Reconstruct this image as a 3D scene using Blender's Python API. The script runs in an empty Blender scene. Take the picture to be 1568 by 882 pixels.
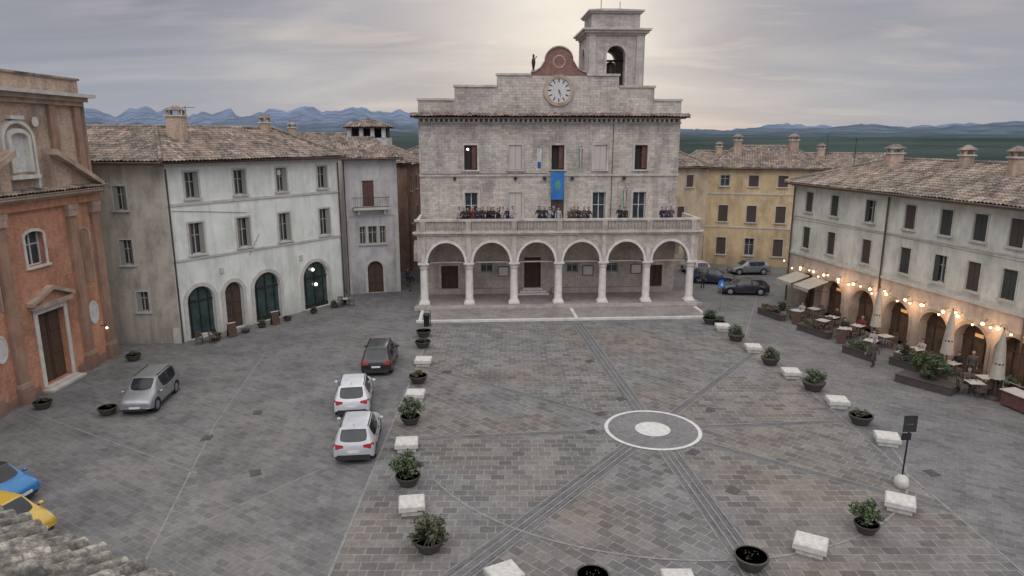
import bpy, bmesh, math, random
from mathutils import Vector, Matrix, noise as mn
R=random.Random(7)
sc=bpy.context.scene
try:
    sc.view_settings.view_transform='Standard'; sc.view_settings.look='None'; sc.view_settings.exposure=0
except Exception: pass
V=Vector
# ------------------------------------------------------------ materials
def nm(name):
    m=bpy.data.materials.new(name); m.use_nodes=True
    nt=m.node_tree; return m,nt,nt.nodes['Principled BSDF']
def L(nt,a,b): nt.links.new(a,b)
def c4(c): return (c[0],c[1],c[2],1)
def noise_n(nt,vec,scale,detail=4,rough=.6):
    n=nt.nodes.new('ShaderNodeTexNoise'); n.inputs['Scale'].default_value=scale
    n.inputs['Detail'].default_value=min(detail,4); n.inputs['Roughness'].default_value=rough
    if vec is not None: L(nt,vec,n.inputs['Vector'])
    return n
def ramp(nt,fac,stops):
    r=nt.nodes.new('ShaderNodeValToRGB'); els=r.color_ramp.elements
    while len(els)<len(stops): els.new(.5)
    for e,(p,c) in zip(els,stops): e.position=p; e.color=c4(c)
    L(nt,fac,r.inputs['Fac']); return r
def mixc(nt,fac,a,b,mode='MIX'):
    m=nt.nodes.new('ShaderNodeMix'); m.data_type='RGBA'; m.blend_type=mode
    for i,x in ((0,fac),(6,a),(7,b)):
        if hasattr(x,'links'): L(nt,x,m.inputs[i])
        elif i==0: m.inputs[0].default_value=x
        else: m.inputs[i].default_value=c4(x)
    return m.outputs[2]
def mapping(nt,out,scale=(1,1,1),rot=(0,0,0)):
    mp=nt.nodes.new('ShaderNodeMapping'); mp.inputs['Scale'].default_value=scale; mp.inputs['Rotation'].default_value=rot
    L(nt,out,mp.inputs['Vector']); return mp.outputs[0]
def bumpn(nt,h,strength,dist,bs,prev=None):
    b=nt.nodes.new('ShaderNodeBump'); b.inputs['Strength'].default_value=strength; b.inputs['Distance'].default_value=dist
    L(nt,h,b.inputs['Height'])
    if prev: L(nt,prev.outputs[0],b.inputs['Normal'])
    L(nt,b.outputs[0],bs.inputs['Normal']); return b
def weather(nt,tc,col,amt=.35,streak=True):
    v=mapping(nt,tc.outputs['Object'],(1,1,.45))
    n=noise_n(nt,v,.8,5,.68)
    r=ramp(nt,n.outputs['Fac'],[(.34,(1-amt,1-amt*1.03,1-amt*1.08)),(.54,(1.0,)*3),(.75,(1.08,1.06,1.03))])
    o=mixc(nt,1.0,col,r.outputs[0],'MULTIPLY')
    v2=mapping(nt,tc.outputs['Object'],(2.6,2.6,.2)); n2=noise_n(nt,v2,1.0,4,.6)
    r2=ramp(nt,n2.outputs['Fac'],[(.30,(1-amt*.5,1-amt*.52,1-amt*.54)),(.5,(1.0,)*3)]); o=mixc(nt,1.0,o,r2.outputs[0],'MULTIPLY')
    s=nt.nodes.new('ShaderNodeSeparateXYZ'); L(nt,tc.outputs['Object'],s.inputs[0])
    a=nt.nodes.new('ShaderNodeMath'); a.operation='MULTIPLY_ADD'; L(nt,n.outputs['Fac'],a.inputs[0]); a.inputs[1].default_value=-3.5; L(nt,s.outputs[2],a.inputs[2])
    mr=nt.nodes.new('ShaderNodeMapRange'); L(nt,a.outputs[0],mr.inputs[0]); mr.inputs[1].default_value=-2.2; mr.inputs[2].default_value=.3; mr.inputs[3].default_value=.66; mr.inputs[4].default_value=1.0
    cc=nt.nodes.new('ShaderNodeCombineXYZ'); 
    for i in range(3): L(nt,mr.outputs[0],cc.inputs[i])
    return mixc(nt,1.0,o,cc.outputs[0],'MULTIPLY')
def M(name,c1,c2=None,rough=.85,scale=2.,bump=.15,metal=0,weath=0,spec=None,bd=.02):
    m,nt,b=nm(name); tc=nt.nodes.new('ShaderNodeTexCoord')
    c2=c2 or tuple(x*.8 for x in c1)
    n=noise_n(nt,tc.outputs['Object'],scale,4)
    col=ramp(nt,n.outputs['Fac'],[(.3,c2),(.68,c1)]).outputs[0]
    if weath: col=weather(nt,tc,col,weath)
    L(nt,col,b.inputs['Base Color'])
    b.inputs['Roughness'].default_value=rough; b.inputs['Metallic'].default_value=metal
    if spec is not None: b.inputs['Specular IOR Level'].default_value=spec
    if bump>.12:
        n2=noise_n(nt,tc.outputs['Object'],scale*7,2); bumpn(nt,n2.outputs['Fac'],bump,bd,b)
    return m
def BR(name,c1,c2,mortar,bw,bh,ms=.015,bump=.5,amt=.35,rot=0,rough=.85,off=.5,patch=None,sc2=.35,stain=0):
    m,nt,b=nm(name); tc=nt.nodes.new('ShaderNodeTexCoord')
    uv=mapping(nt,tc.outputs['UV'],rot=(0,0,rot))
    br=nt.nodes.new('ShaderNodeTexBrick'); L(nt,uv,br.inputs['Vector'])
    br.inputs['Color1'].default_value=c4(c1); br.inputs['Color2'].default_value=c4(c2); br.inputs['Mortar'].default_value=c4(mortar)
    br.inputs['Scale'].default_value=1; br.inputs['Mortar Size'].default_value=ms; br.inputs['Mortar Smooth'].default_value=.3
    br.inputs['Brick Width'].default_value=bw; br.inputs['Row Height'].default_value=bh; br.offset=off
    n=noise_n(nt,tc.outputs['Object'],sc2,4,.7)
    r=ramp(nt,n.outputs['Fac'],[(.33,(1-amt,)*3),(.53,(1,1,1)),(.72,(1.14,1.13,1.1))])
    col=mixc(nt,1.0,br.outputs['Color'],r.outputs[0],'MULTIPLY')
    n3=noise_n(nt,tc.outputs['Object'],5,4,.75)
    r3=ramp(nt,n3.outputs['Fac'],[(.32,(.72,)*3),(.5,(1,)*3),(.68,(1.2,)*3)])
    col=mixc(nt,.8,col,r3.outputs[0],'MULTIPLY')
    if stain:
        v2=mapping(nt,tc.outputs['Object'],(1.6,1.6,.22)); n5=noise_n(nt,v2,1.0,4,.65)
        r5=ramp(nt,n5.outputs['Fac'],[(.33,(1-stain,1-stain,1-stain*.95)),(.52,(1,)*3)]); col=mixc(nt,1.0,col,r5.outputs[0],'MULTIPLY')
    if patch:
        n4=noise_n(nt,tc.outputs['Object'],.12,4,.6)
        r4=ramp(nt,n4.outputs['Fac'],[(.42,(0,0,0)),(.6,(1,1,1))])
        col=mixc(nt,r4.outputs[0],col,mixc(nt,1.0,col,patch,'MULTIPLY'))
    L(nt,col,b.inputs['Base Color']); b.inputs['Roughness'].default_value=rough
    inv=nt.nodes.new('ShaderNodeMath'); inv.operation='MULTIPLY_ADD'; inv.inputs[1].default_value=-1; L(nt,br.outputs['Fac'],inv.inputs[0]); L(nt,n3.outputs['Fac'],inv.inputs[2])
    bumpn(nt,inv.outputs[0],bump,.012,b)
    return m
def LOUV(name,c,freq=16):
    m,nt,b=nm(name); tc=nt.nodes.new('ShaderNodeTexCoord'); s=nt.nodes.new('ShaderNodeSeparateXYZ'); L(nt,tc.outputs['UV'],s.inputs[0])
    a=nt.nodes.new('ShaderNodeMath'); a.operation='MULTIPLY'; a.inputs[1].default_value=freq; L(nt,s.outputs[1],a.inputs[0])
    f=nt.nodes.new('ShaderNodeMath'); f.operation='FRACT'; L(nt,a.outputs[0],f.inputs[0])
    r=ramp(nt,f.outputs[0],[(0,tuple(x*.35 for x in c)),(.35,c),(1,tuple(x*1.15 for x in c))])
    L(nt,r.outputs[0],b.inputs['Base Color']); b.inputs['Roughness'].default_value=.7
    return m
def TILE(name,cols,ns=.7,lich=(1.3,1.27,1.2)):
    m,nt,b=nm(name); tc=nt.nodes.new('ShaderNodeTexCoord')
    fl=nt.nodes.new('ShaderNodeVectorMath'); fl.operation='FLOOR'; L(nt,tc.outputs['UV'],fl.inputs[0])
    w=nt.nodes.new('ShaderNodeTexWhiteNoise'); w.noise_dimensions='2D'; L(nt,fl.outputs[0],w.inputs['Vector'])
    r=ramp(nt,w.outputs['Value'],[(i/(len(cols)-1),c) for i,c in enumerate(cols)])
    n=noise_n(nt,tc.outputs['Object'],ns,4,.75)
    r2=ramp(nt,n.outputs['Fac'],[(.34,(.5,.5,.5)),(.5,(1,1,1)),(.66,lich)])
    col=mixc(nt,1.0,r.outputs[0],r2.outputs[0],'MULTIPLY')
    n3=noise_n(nt,tc.outputs['Object'],14,4,.75)
    r3=ramp(nt,n3.outputs['Fac'],[(.38,(.5,.5,.5)),(.62,(1.35,1.35,1.3))]); col=mixc(nt,.85,col,r3.outputs[0],'MULTIPLY')
    L(nt,col,b.inputs['Base Color']); b.inputs['Roughness'].default_value=.95
    if ns>1: bumpn(nt,n3.outputs['Fac'],.6,.02,b)
    return m
def GLASS(name,c=(.03,.035,.04),rough=.12):
    m,nt,b=nm(name); tc=nt.nodes.new('ShaderNodeTexCoord'); n=noise_n(nt,tc.outputs['Object'],1.3,3)
    r=ramp(nt,n.outputs['Fac'],[(.35,c),(.7,tuple(x*2.2 for x in c))]); L(nt,r.outputs[0],b.inputs['Base Color'])
    b.inputs['Roughness'].default_value=rough; b.inputs['Specular IOR Level'].default_value=.5; bumpn(nt,n.outputs['Fac'],.05,.05,b); return m
def EM(name,c,s):
    m,nt,b=nm(name); b.inputs['Base Color'].default_value=c4(c); b.inputs['Emission Color'].default_value=c4(c); b.inputs['Emission Strength'].default_value=s
    try: m.cycles.emission_sampling='NONE'
    except Exception: pass
    return m
def PAINT(name,c,metal=.0,rough=.3):
    m,nt,b=nm(name); tc=nt.nodes.new('ShaderNodeTexCoord'); n=noise_n(nt,tc.outputs['Object'],2.5,3)
    r=ramp(nt,n.outputs['Fac'],[(.3,tuple(x*.82 for x in c)),(.7,c)]); L(nt,r.outputs[0],b.inputs['Base Color'])
    b.inputs['Metallic'].default_value=metal; b.inputs['Roughness'].default_value=rough; b.inputs['Coat Weight'].default_value=.4; b.inputs['Coat Roughness'].default_value=.15; return m
def RANDCLOTH(name,cols):
    m,nt,b=nm(name); oi=nt.nodes.new('ShaderNodeObjectInfo'); r=ramp(nt,oi.outputs['Random'],[(i/len(cols),c) for i,c in enumerate(cols)])
    r.color_ramp.interpolation='CONSTANT'; tc=nt.nodes.new('ShaderNodeTexCoord'); n=noise_n(nt,tc.outputs['Object'],9,3)
    r2=ramp(nt,n.outputs['Fac'],[(.3,(.7,)*3),(.7,(1.1,)*3)]); L(nt,mixc(nt,1.0,r.outputs[0],r2.outputs[0],'MULTIPLY'),b.inputs['Base Color'])
    b.inputs['Roughness'].default_value=.9; return m

m_trav=BR('travertine_ashlar',(.57,.505,.44),(.42,.37,.32),(.34,.30,.265),.58,.22,.012,.55,.32,sc2=.45,stain=.25)
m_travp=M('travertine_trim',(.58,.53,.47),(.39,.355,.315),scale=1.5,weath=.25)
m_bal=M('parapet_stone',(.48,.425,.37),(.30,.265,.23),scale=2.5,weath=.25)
m_col=M('column_stone',(.70,.66,.61),(.52,.485,.44),scale=2.0)
m_brickarch=BR('arch_brick',(.55,.465,.395),(.44,.365,.305),(.41,.365,.325),.3,.09,.01,.5,.32,stain=.2)
m_towers=BR('tower_stone',(.55,.49,.44),(.43,.38,.34),(.34,.31,.285),.5,.2,.012,.5,.34,stain=.22)
m_redped=BR('red_marble',(.30,.145,.12),(.2,.10,.08),(.2,.13,.1),.3,.08,.01,.4,.35)
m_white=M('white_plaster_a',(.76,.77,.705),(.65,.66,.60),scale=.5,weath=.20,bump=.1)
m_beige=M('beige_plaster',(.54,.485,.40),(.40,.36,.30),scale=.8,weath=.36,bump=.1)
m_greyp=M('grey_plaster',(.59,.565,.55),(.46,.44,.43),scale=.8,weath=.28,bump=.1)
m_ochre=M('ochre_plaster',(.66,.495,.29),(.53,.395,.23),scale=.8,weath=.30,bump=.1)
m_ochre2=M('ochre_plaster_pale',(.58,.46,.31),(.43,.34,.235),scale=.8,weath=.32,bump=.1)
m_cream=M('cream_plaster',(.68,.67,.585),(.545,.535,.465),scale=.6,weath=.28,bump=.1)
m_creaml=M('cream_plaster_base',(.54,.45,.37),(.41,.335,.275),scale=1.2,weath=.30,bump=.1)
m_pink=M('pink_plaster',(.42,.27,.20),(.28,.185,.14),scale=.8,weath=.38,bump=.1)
m_churchup=BR('church_brick_upper',(.54,.395,.29),(.43,.31,.225),(.43,.34,.27),.28,.07,.008,.4,.32,stain=.25)
m_churchlo=BR('church_brick_lower',(.57,.265,.16),(.47,.215,.13),(.43,.27,.18),.28,.07,.006,.3,.36,stain=.22)
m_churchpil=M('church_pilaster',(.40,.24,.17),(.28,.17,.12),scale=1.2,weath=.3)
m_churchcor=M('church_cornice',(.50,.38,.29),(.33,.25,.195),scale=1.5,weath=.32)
m_stucco=M('stucco_white',(.66,.63,.56),(.48,.45,.40),scale=2)
m_stonetrim=M('stone_trim',(.55,.52,.465),(.41,.38,.34),scale=2)
m_roof=TILE('roman_tiles',[(.12,.095,.08),(.29,.22,.18),(.19,.155,.13),(.39,.32,.265),(.14,.12,.108),(.27,.23,.195),(.33,.235,.18)])
m_roof2=TILE('lichen_tiles',[(.11,.10,.088),(.20,.185,.16),(.155,.142,.125),(.26,.24,.21),(.09,.085,.078)],4.0,(2.1,2.07,1.95))
m_glass=GLASS('window_glass'); m_shop=GLASS('shop_glass',(.025,.04,.037),.1)
m_dark=M('dark_interior',(.03,.026,.023),(.015,.013,.012))
m_wood=M('dark_wood',(.10,.055,.035),(.05,.03,.02),scale=6,bump=.3)
m_woodr=M('red_wood',(.15,.07,.055),(.09,.04,.03),scale=5,bump=.3)
m_frame=M('window_frame',(.42,.38,.32),(.33,.30,.25),scale=4)
m_framew=M('white_frame',(.62,.6,.56),(.5,.48,.45),scale=4)
m_louvd=LOUV('shutter_dark',(.07,.05,.04)); m_louvg=LOUV('shutter_grey',(.235,.225,.185)); m_louvl=LOUV('shutter_light',(.50,.46,.41),12); m_louvn=LOUV('shutter_green',(.045,.048,.038))
m_iron=M('iron',(.05,.05,.05),(.03,.03,.03),rough=.5,metal=.6)
m_cover=M('cast_iron_cover',(.085,.08,.078),(.05,.048,.047),rough=.7)
m_copper=M('gutter_copper',(.13,.09,.07),(.08,.06,.05),rough=.5,metal=.5)
m_pave1=BR('piazza_paving',(.195,.188,.182),(.108,.104,.102),(.245,.236,.226),.60,.44,.024,.5,.28,patch=(1.03,.94,.84),sc2=.5)
m_pave2=BR('piazza_paving_diagonal',(.19,.184,.178),(.108,.104,.102),(.235,.227,.218),.60,.44,.024,.5,.28,rot=math.radians(45),patch=(1.03,.94,.84),sc2=.5)
m_pave0=BR('street_paving',(.168,.164,.163),(.115,.113,.113),(.19,.185,.182),.55,.32,.015,.45,.30,rot=math.radians(32),patch=(1.1,1.07,1.02))
m_band=BR('paving_band',(.13,.127,.124),(.088,.086,.084),(.17,.165,.16),.5,.15,.015,.4,.2)
m_line=M('travertine_line',(.265,.256,.247),(.165,.16,.153),scale=2.5)
m_wring=M('white_marble_ring',(.64,.62,.59),(.47,.455,.43),scale=4)
m_ringin=BR('ring_paving',(.20,.196,.19),(.145,.141,.137),(.2,.19,.18),.25,.12,.012,.4,.25)
m_pinkpav=BR('terrace_brick',(.29,.25,.225),(.21,.185,.17),(.30,.28,.265),.3,.15,.01,.4,.32)
m_step=M('terrace_kerb',(.66,.63,.58),(.46,.44,.40),scale=1.2)
m_block=M('travertine_block',(.62,.595,.545),(.43,.405,.365),scale=5,bump=.35)
m_conc=M('planter_concrete',(.085,.07,.06),(.05,.042,.037),scale=6,bump=.3)
m_soil=M('soil',(.05,.035,.025),(.025,.018,.013),scale=14,bump=.6)
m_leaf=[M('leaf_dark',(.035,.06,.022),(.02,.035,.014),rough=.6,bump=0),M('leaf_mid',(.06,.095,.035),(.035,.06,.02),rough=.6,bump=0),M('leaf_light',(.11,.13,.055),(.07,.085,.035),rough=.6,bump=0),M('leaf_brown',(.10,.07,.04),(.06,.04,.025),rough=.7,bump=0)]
m_flower=M('red_flower',(.4,.05,.05),(.3,.03,.03)); 
m_canvas=M('canvas',(.50,.45,.38),(.38,.34,.28),scale=3)
m_tablet=M('table_top',(.55,.52,.48),(.40,.38,.35)); m_wick=M('wicker',(.13,.09,.065),(.07,.045,.035),scale=25,bump=.5)
m_bulb=EM('bulb_warm',(1.0,.66,.36),5); m_lampw=EM('lamp_white',(1,.93,.8),4); m_warmin=EM('warm_interior',(.9,.5,.22),.3)
m_tyre=M('tyre',(.02,.02,.02),(.012,.012,.012),rough=.9); m_rim=M('alloy',(.45,.45,.46),(.3,.3,.31),rough=.35,metal=.8)
m_cglass=GLASS('car_glass',(.012,.014,.016),.1); m_blackp=M('black_plastic',(.03,.03,.032),(.02,.02,.02),rough=.6)
m_tail=PAINT('tail_lamp',(.40,.02,.02)); m_head=PAINT('head_lamp',(.65,.67,.7),.2,.15); m_plate=M('plate',(.7,.7,.68),(.6,.6,.58))
m_skin=M('skin',(.45,.28,.20),(.36,.22,.16),rough=.6); m_hair=RANDCLOTH('hair',[(.03,.02,.015),(.08,.05,.03),(.2,.17,.14),(.02,.015,.012)])
m_top=RANDCLOTH('jacket',[(.02,.022,.03),(.03,.03,.032),(.04,.05,.11),(.015,.015,.017),(.10,.085,.07),(.16,.035,.035),(.02,.03,.07),(.02,.02,.02),(.38,.37,.36)])
m_trou=RANDCLOTH('trousers',[(.025,.03,.05),(.02,.02,.02),(.06,.06,.065),(.10,.085,.07)])
m_shoe=M('shoes',(.03,.025,.02),(.02,.015,.012))

# ------------------------------------------------------------ geometry helpers
class G:
    def __init__(s,name,loc=(0,0,0),rot=0,world=False):
        s.name=name; s.loc=V(loc); s.rot=rot; s.world=world; s.parts={}; s.extra=[]
    def P(s,part):
        return s.parts.setdefault(part,dict(v=[],f=[],m=[],s=[],uv=[],mats=[]))
    def mesh(s,part,mat,vs,fs,smooth=False,uvs=None):
        p=s.P(part)
        if mat not in p['mats']: p['mats'].append(mat)
        mi=p['mats'].index(mat); b=len(p['v']); p['v']+= [V(v) for v in vs]
        for k,f in enumerate(fs):
            p['f'].append(tuple(b+i for i in f)); p['m'].append(mi); p['s'].append(smooth); p['uv'].append(uvs[k] if uvs else None)
    def face(s,part,mat,pts,uv=None): s.mesh(part,mat,pts,[tuple(range(len(pts)))],uvs=[uv] if uv else None)
    def hexa(s,part,mat,c):
        s.mesh(part,mat,c,[(0,3,2,1),(4,5,6,7),(0,1,5,4),(1,2,6,5),(2,3,7,6),(3,0,4,7)])
    def box(s,part,mat,x0,x1,y0,y1,z0,z1):
        s.hexa(part,mat,[V((x0,y0,z0)),V((x1,y0,z0)),V((x1,y1,z0)),V((x0,y1,z0)),V((x0,y0,z1)),V((x1,y0,z1)),V((x1,y1,z1)),V((x0,y1,z1))])
    def cbox(s,part,mat,x0,x1,y0,y1,z0,z1,b=.03):
        s.box(part,mat,x0,x1,y0,y1,z0,z1-b)
        lo=[V((x0,y0,z1-b)),V((x1,y0,z1-b)),V((x1,y1,z1-b)),V((x0,y1,z1-b))]
        hi=[V((x0+b,y0+b,z1)),V((x1-b,y0+b,z1)),V((x1-b,y1-b,z1)),V((x0+b,y1-b,z1))]
        s.mesh(part,mat,lo+hi,[(4,5,6,7),(0,1,5,4),(1,2,6,5),(2,3,7,6),(3,0,4,7)])
    def fb(s,part,mat,F,u0,u1,z0,z1,d0,d1):
        s.hexa(part,mat,[F.p(u0,z0,d1),F.p(u1,z0,d1),F.p(u1,z0,d0),F.p(u0,z0,d0),F.p(u0,z1,d1),F.p(u1,z1,d1),F.p(u1,z1,d0),F.p(u0,z1,d0)])
    def lathe(s,part,mat,c,prof,n=14,smooth=True,fold=0,axis=None):
        c=V(c); vs=[];fs=[]
        for (r,z) in prof:
            for i in range(n):
                a=2*math.pi*i/n; rr=r*(1+(fold if i%2 else -fold))
                p=V((rr*math.cos(a),rr*math.sin(a),z))
                if axis=='y': p=V((p.x,p.z,p.y))
                vs.append(c+p)
        for j in range(len(prof)-1):
            for i in range(n):
                fs.append((j*n+i,j*n+(i+1)%n,(j+1)*n+(i+1)%n,(j+1)*n+i))
        s.mesh(part,mat,vs,fs,smooth)
        s.mesh(part,mat,[vs[i] for i in range(n)],[tuple(range(n))]); s.mesh(part,mat,vs[-n:],[tuple(range(n))])
    def tube(s,part,mat,p,q,r0,r1=None,n=8,smooth=True):
        p=V(p);q=V(q); r1=r0 if r1 is None else r1; d=(q-p).normalized(); a=d.orthogonal().normalized(); b=d.cross(a)
        vs=[p+(a*math.cos(t)+b*math.sin(t))*r0 for t in [2*math.pi*i/n for i in range(n)]]+[q+(a*math.cos(t)+b*math.sin(t))*r1 for t in [2*math.pi*i/n for i in range(n)]]
        s.mesh(part,mat,vs,[(i,(i+1)%n,n+(i+1)%n,n+i) for i in range(n)],smooth)
        s.mesh(part,mat,vs[:n],[tuple(range(n))]); s.mesh(part,mat,vs[n:],[tuple(range(n))])
    def ball(s,part,mat,c,r,n=10,sz=1.0):
        s.lathe(part,mat,c,[(r*math.sin(math.pi*k/6)+.0005,-r*sz*math.cos(math.pi*k/6)) for k in range(7)],n)
    def finish(s):
        single=len(s.parts)==1 and not s.extra
        root=None
        if not single:
            root=bpy.data.objects.new(s.name,None); sc.collection.objects.link(root); root.location=s.loc; root.rotation_euler=(0,0,s.rot); root.empty_display_size=.3
        for pn,p in s.parts.items():
            off=s.loc if s.world else V((0,0,0))
            me=bpy.data.meshes.new(s.name+'_'+pn); vv=[tuple(v-off) for v in p['v']]
            me.from_pydata(vv,[],p['f']); 
            for m in p['mats']: me.materials.append(m)
            me.polygons.foreach_set('material_index',p['m']); me.polygons.foreach_set('use_smooth',p['s'])
            uvl=me.uv_layers.new(name='UVMap'); dat=[0.0]*(2*len(me.loops))
            for poly,u in zip(me.polygons,p['uv']):
                if u is None:
                    n=poly.normal
                    if abs(n.z)>.75: t=V((1,0,0)); w=V((0,1,0))
                    else:
                        t=V((-n.y,n.x,0))
                        if t.length<1e-6: t=V((1,0,0))
                        t.normalize()
                        if t.x+t.y*.5<0: t=-t
                        w=V((0,0,1))
                    for li in poly.loop_indices:
                        q=V(vv[me.loops[li].vertex_index]); dat[2*li]=q.dot(t); dat[2*li+1]=q.dot(w)
                else:
                    for k,li in enumerate(poly.loop_indices): dat[2*li]=u[k][0]; dat[2*li+1]=u[k][1]
            uvl.data.foreach_set('uv',dat)
            o=bpy.data.objects.new(s.name if single else pn,me); sc.collection.objects.link(o)
            if single: o.location=s.loc; o.rotation_euler=(0,0,s.rot); root=o
            else: o.parent=root
        for o in s.extra: o.parent=root
        return root
def dup(root,name,loc,rot=0,scale=1):
    o=bpy.data.objects.new(name,root.data); sc.collection.objects.link(o); o.location=loc; o.rotation_euler=(0,0,rot)
    o.scale=(scale,)*3 if not isinstance(scale,tuple) else scale
    for c in root.children:
        k=bpy.data.objects.new(c.name.split('.')[0],c.data); sc.collection.objects.link(k); k.parent=o; k.location=c.location; k.rotation_euler=c.rotation_euler; k.scale=c.scale
    return o
class FC:
    def __init__(s,a,b):
        s.o=V((a[0],a[1],0)); v=V((b[0]-a[0],b[1]-a[1],0)); s.L=v.length; s.e=v.normalized(); s.n=V((s.e.y,-s.e.x,0))
    def p(s,u,z,d=0): return s.o+s.e*u+s.n*d+V((0,0,z))
def outline(op,N=12):
    u,w,zb,zt,rise=op[:5]; r=w/2; pts=[(u-r,zb)]
    if rise:
        zs=zt-rise
        for i in range(N+1):
            a=math.pi*(1-i/N); pts.append((u+r*math.cos(a),zs+rise*math.sin(a)))
    else: pts+=[(u-r,zt),(u+r,zt)]
    pts.append((u+r,zb)); return pts
def wall(g,part,mat,F,u0,u1,z0,z1,ops,rev=.25,d=0,revmat=None):
    us=sorted({u0,u1}|{round(o[0]-o[1]/2,4) for o in ops}|{round(o[0]+o[1]/2,4) for o in ops}); zs=sorted({z0,z1}|{o[2] for o in ops}|{o[3] for o in ops})
    us=[u for u in us if u0<=u<=u1]; zs=[z for z in zs if z0<=z<=z1]
    for i in range(len(us)-1):
        for j in range(len(zs)-1):
            cu=(us[i]+us[i+1])/2; cz=(zs[j]+zs[j+1])/2
            if any(abs(cu-o[0])<o[1]/2 and o[2]<cz<o[3] for o in ops): continue
            g.face(part,mat,[F.p(us[i],zs[j],d),F.p(us[i+1],zs[j],d),F.p(us[i+1],zs[j+1],d),F.p(us[i],zs[j+1],d)])
    for o in ops:
        ol=outline(o)
        if o[4]:
            arc=ol[1:-1]
            for a,b in zip(arc[:-1],arc[1:]):
                g.face(part,mat,[F.p(a[0],a[1],d),F.p(b[0],b[1],d),F.p(b[0],o[3],d),F.p(a[0],o[3],d)])
        if rev:
            for a,b in zip(ol,ol[1:]+ol[:1]):
                g.face(part,revmat or mat,[F.p(a[0],a[1],d),F.p(b[0],b[1],d),F.p(b[0],b[1],d-rev),F.p(a[0],a[1],d-rev)])
def pane(g,part,mat,F,op,d):
    g.face(part,mat,[F.p(a,b,d) for a,b in outline(op)])
def archtrim(g,part,mat,F,op,t,d0,d1,legs=True,N=14):
    u,w,zb,zt,rise=op[:5]; inn=outline((u,w,zb,zt,rise),N); out=outline((u,w+2*t,zb,zt+t,rise+t if rise else 0),N)
    if not legs: inn=inn[1:-1]; out=out[1:-1]
    for k in range(len(inn)-1):
        a,b,c,e=inn[k],inn[k+1],out[k+1],out[k]
        g.hexa(part,mat,[F.p(*a,d0),F.p(*b,d0),F.p(*c,d0),F.p(*e,d0),F.p(*a,d1),F.p(*b,d1),F.p(*c,d1),F.p(*e,d1)])
def disc(g,part,mat,F,u,z,r,d,r0=0,N=28,thick=.0,sx=1):
    o=[(u+sx*r*math.cos(2*math.pi*i/N),z+r*math.sin(2*math.pi*i/N)) for i in range(N)]
    if r0:
        q=[(u+sx*r0*math.cos(2*math.pi*i/N),z+r0*math.sin(2*math.pi*i/N)) for i in range(N)]
        for i in range(N):
            j=(i+1)%N; g.hexa(part,mat,[F.p(*o[i],d-thick),F.p(*o[j],d-thick),F.p(*q[j],d-thick),F.p(*q[i],d-thick),F.p(*o[i],d),F.p(*o[j],d),F.p(*q[j],d),F.p(*q[i],d)])
    else: g.face(part,mat,[F.p(a,b,d) for a,b in o])
def window(g,F,op,style='glass',frame=m_frame,trim=None,sill=None,rev=.25,tw=.12,shut=m_louvg,d=0):
    u,w,zb,zt,rise=op[:5]; dd=d-rev+.004
    if style in('glass','open'):
        pane(g,'window_glass',m_glass,F,op,d-rev+.002)
        fw=.07
        for a,b in ((u-w/2,u-w/2+fw),(u+w/2-fw,u+w/2),(u-fw/2,u+fw/2)): g.fb('window_frames',frame,F,a,b,zb,zt-(rise*.6 if rise and a!=u-fw/2 else 0),dd,dd+.06)
        g.fb('window_frames',frame,F,u-w/2+fw,u+w/2-fw,zb,zb+fw,dd,dd+.055); 
        if not rise: g.fb('window_frames',frame,F,u-w/2+fw,u+w/2-fw,zt-fw,zt,dd,dd+.055)
        g.fb('window_frames',frame,F,u-w/2+fw,u-fw/2,(zb+zt)/2+.2,(zb+zt)/2+.25,dd,dd+.05); g.fb('window_frames',frame,F,u+fw/2,u+w/2-fw,(zb+zt)/2+.2,(zb+zt)/2+.25,dd,dd+.05)
        if style=='open':
            for sg in(-1,1):
                k=R.uniform(.2,.34); a=u+sg*w/2; b=a-sg*w*k
                c0,c1=F.p(a,zb+.02,d+.01),F.p(b,zb+.02,d-rev+.09); t=F.n*.035
                g.hexa('shutters',shut,[c0,c1,c1+t,c0+t]+[x+V((0,0,zt-zb-.04)) for x in(c0,c1,c1+t,c0+t)])
    elif style=='dark': pane(g,'opening',m_dark,F,op,d-rev+.002)
    elif style=='shut':
        pane(g,'opening',m_dark,F,op,d-rev+.002)
        g.fb('shutters',shut,F,u-w/2+.02,u-.012,zb+.02,zt-.02,d-.1,d-.05); g.fb('shutters',shut,F,u+.012,u+w/2-.02,zb+.02,zt-.02,d-.1,d-.05)
    elif style=='door':
        pane(g,'door',m_wood,F,op,d-rev+.002)
        for sg in(-1,1):
            for k in range(3):
                hz=(zt-rise-zb)/3.0; a=u+sg*w*.25
                g.fb('door',m_wood,F,a-w*.18,a+w*.18,zb+.1+k*hz,zb+hz-.02+k*hz,dd,dd+.04)
        g.fb('door',m_wood,F,u-.03,u+.03,zb,zt-.05,dd,dd+.06)
    if trim: archtrim(g,'window_trim',trim,F,op,tw,d-.02,d+.05)
    if sill: g.fb('sills',sill,F,u-w/2-tw-.06,u+w/2+tw+.06,zb-.12,zb-.002,d-.02,d+.16)
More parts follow.
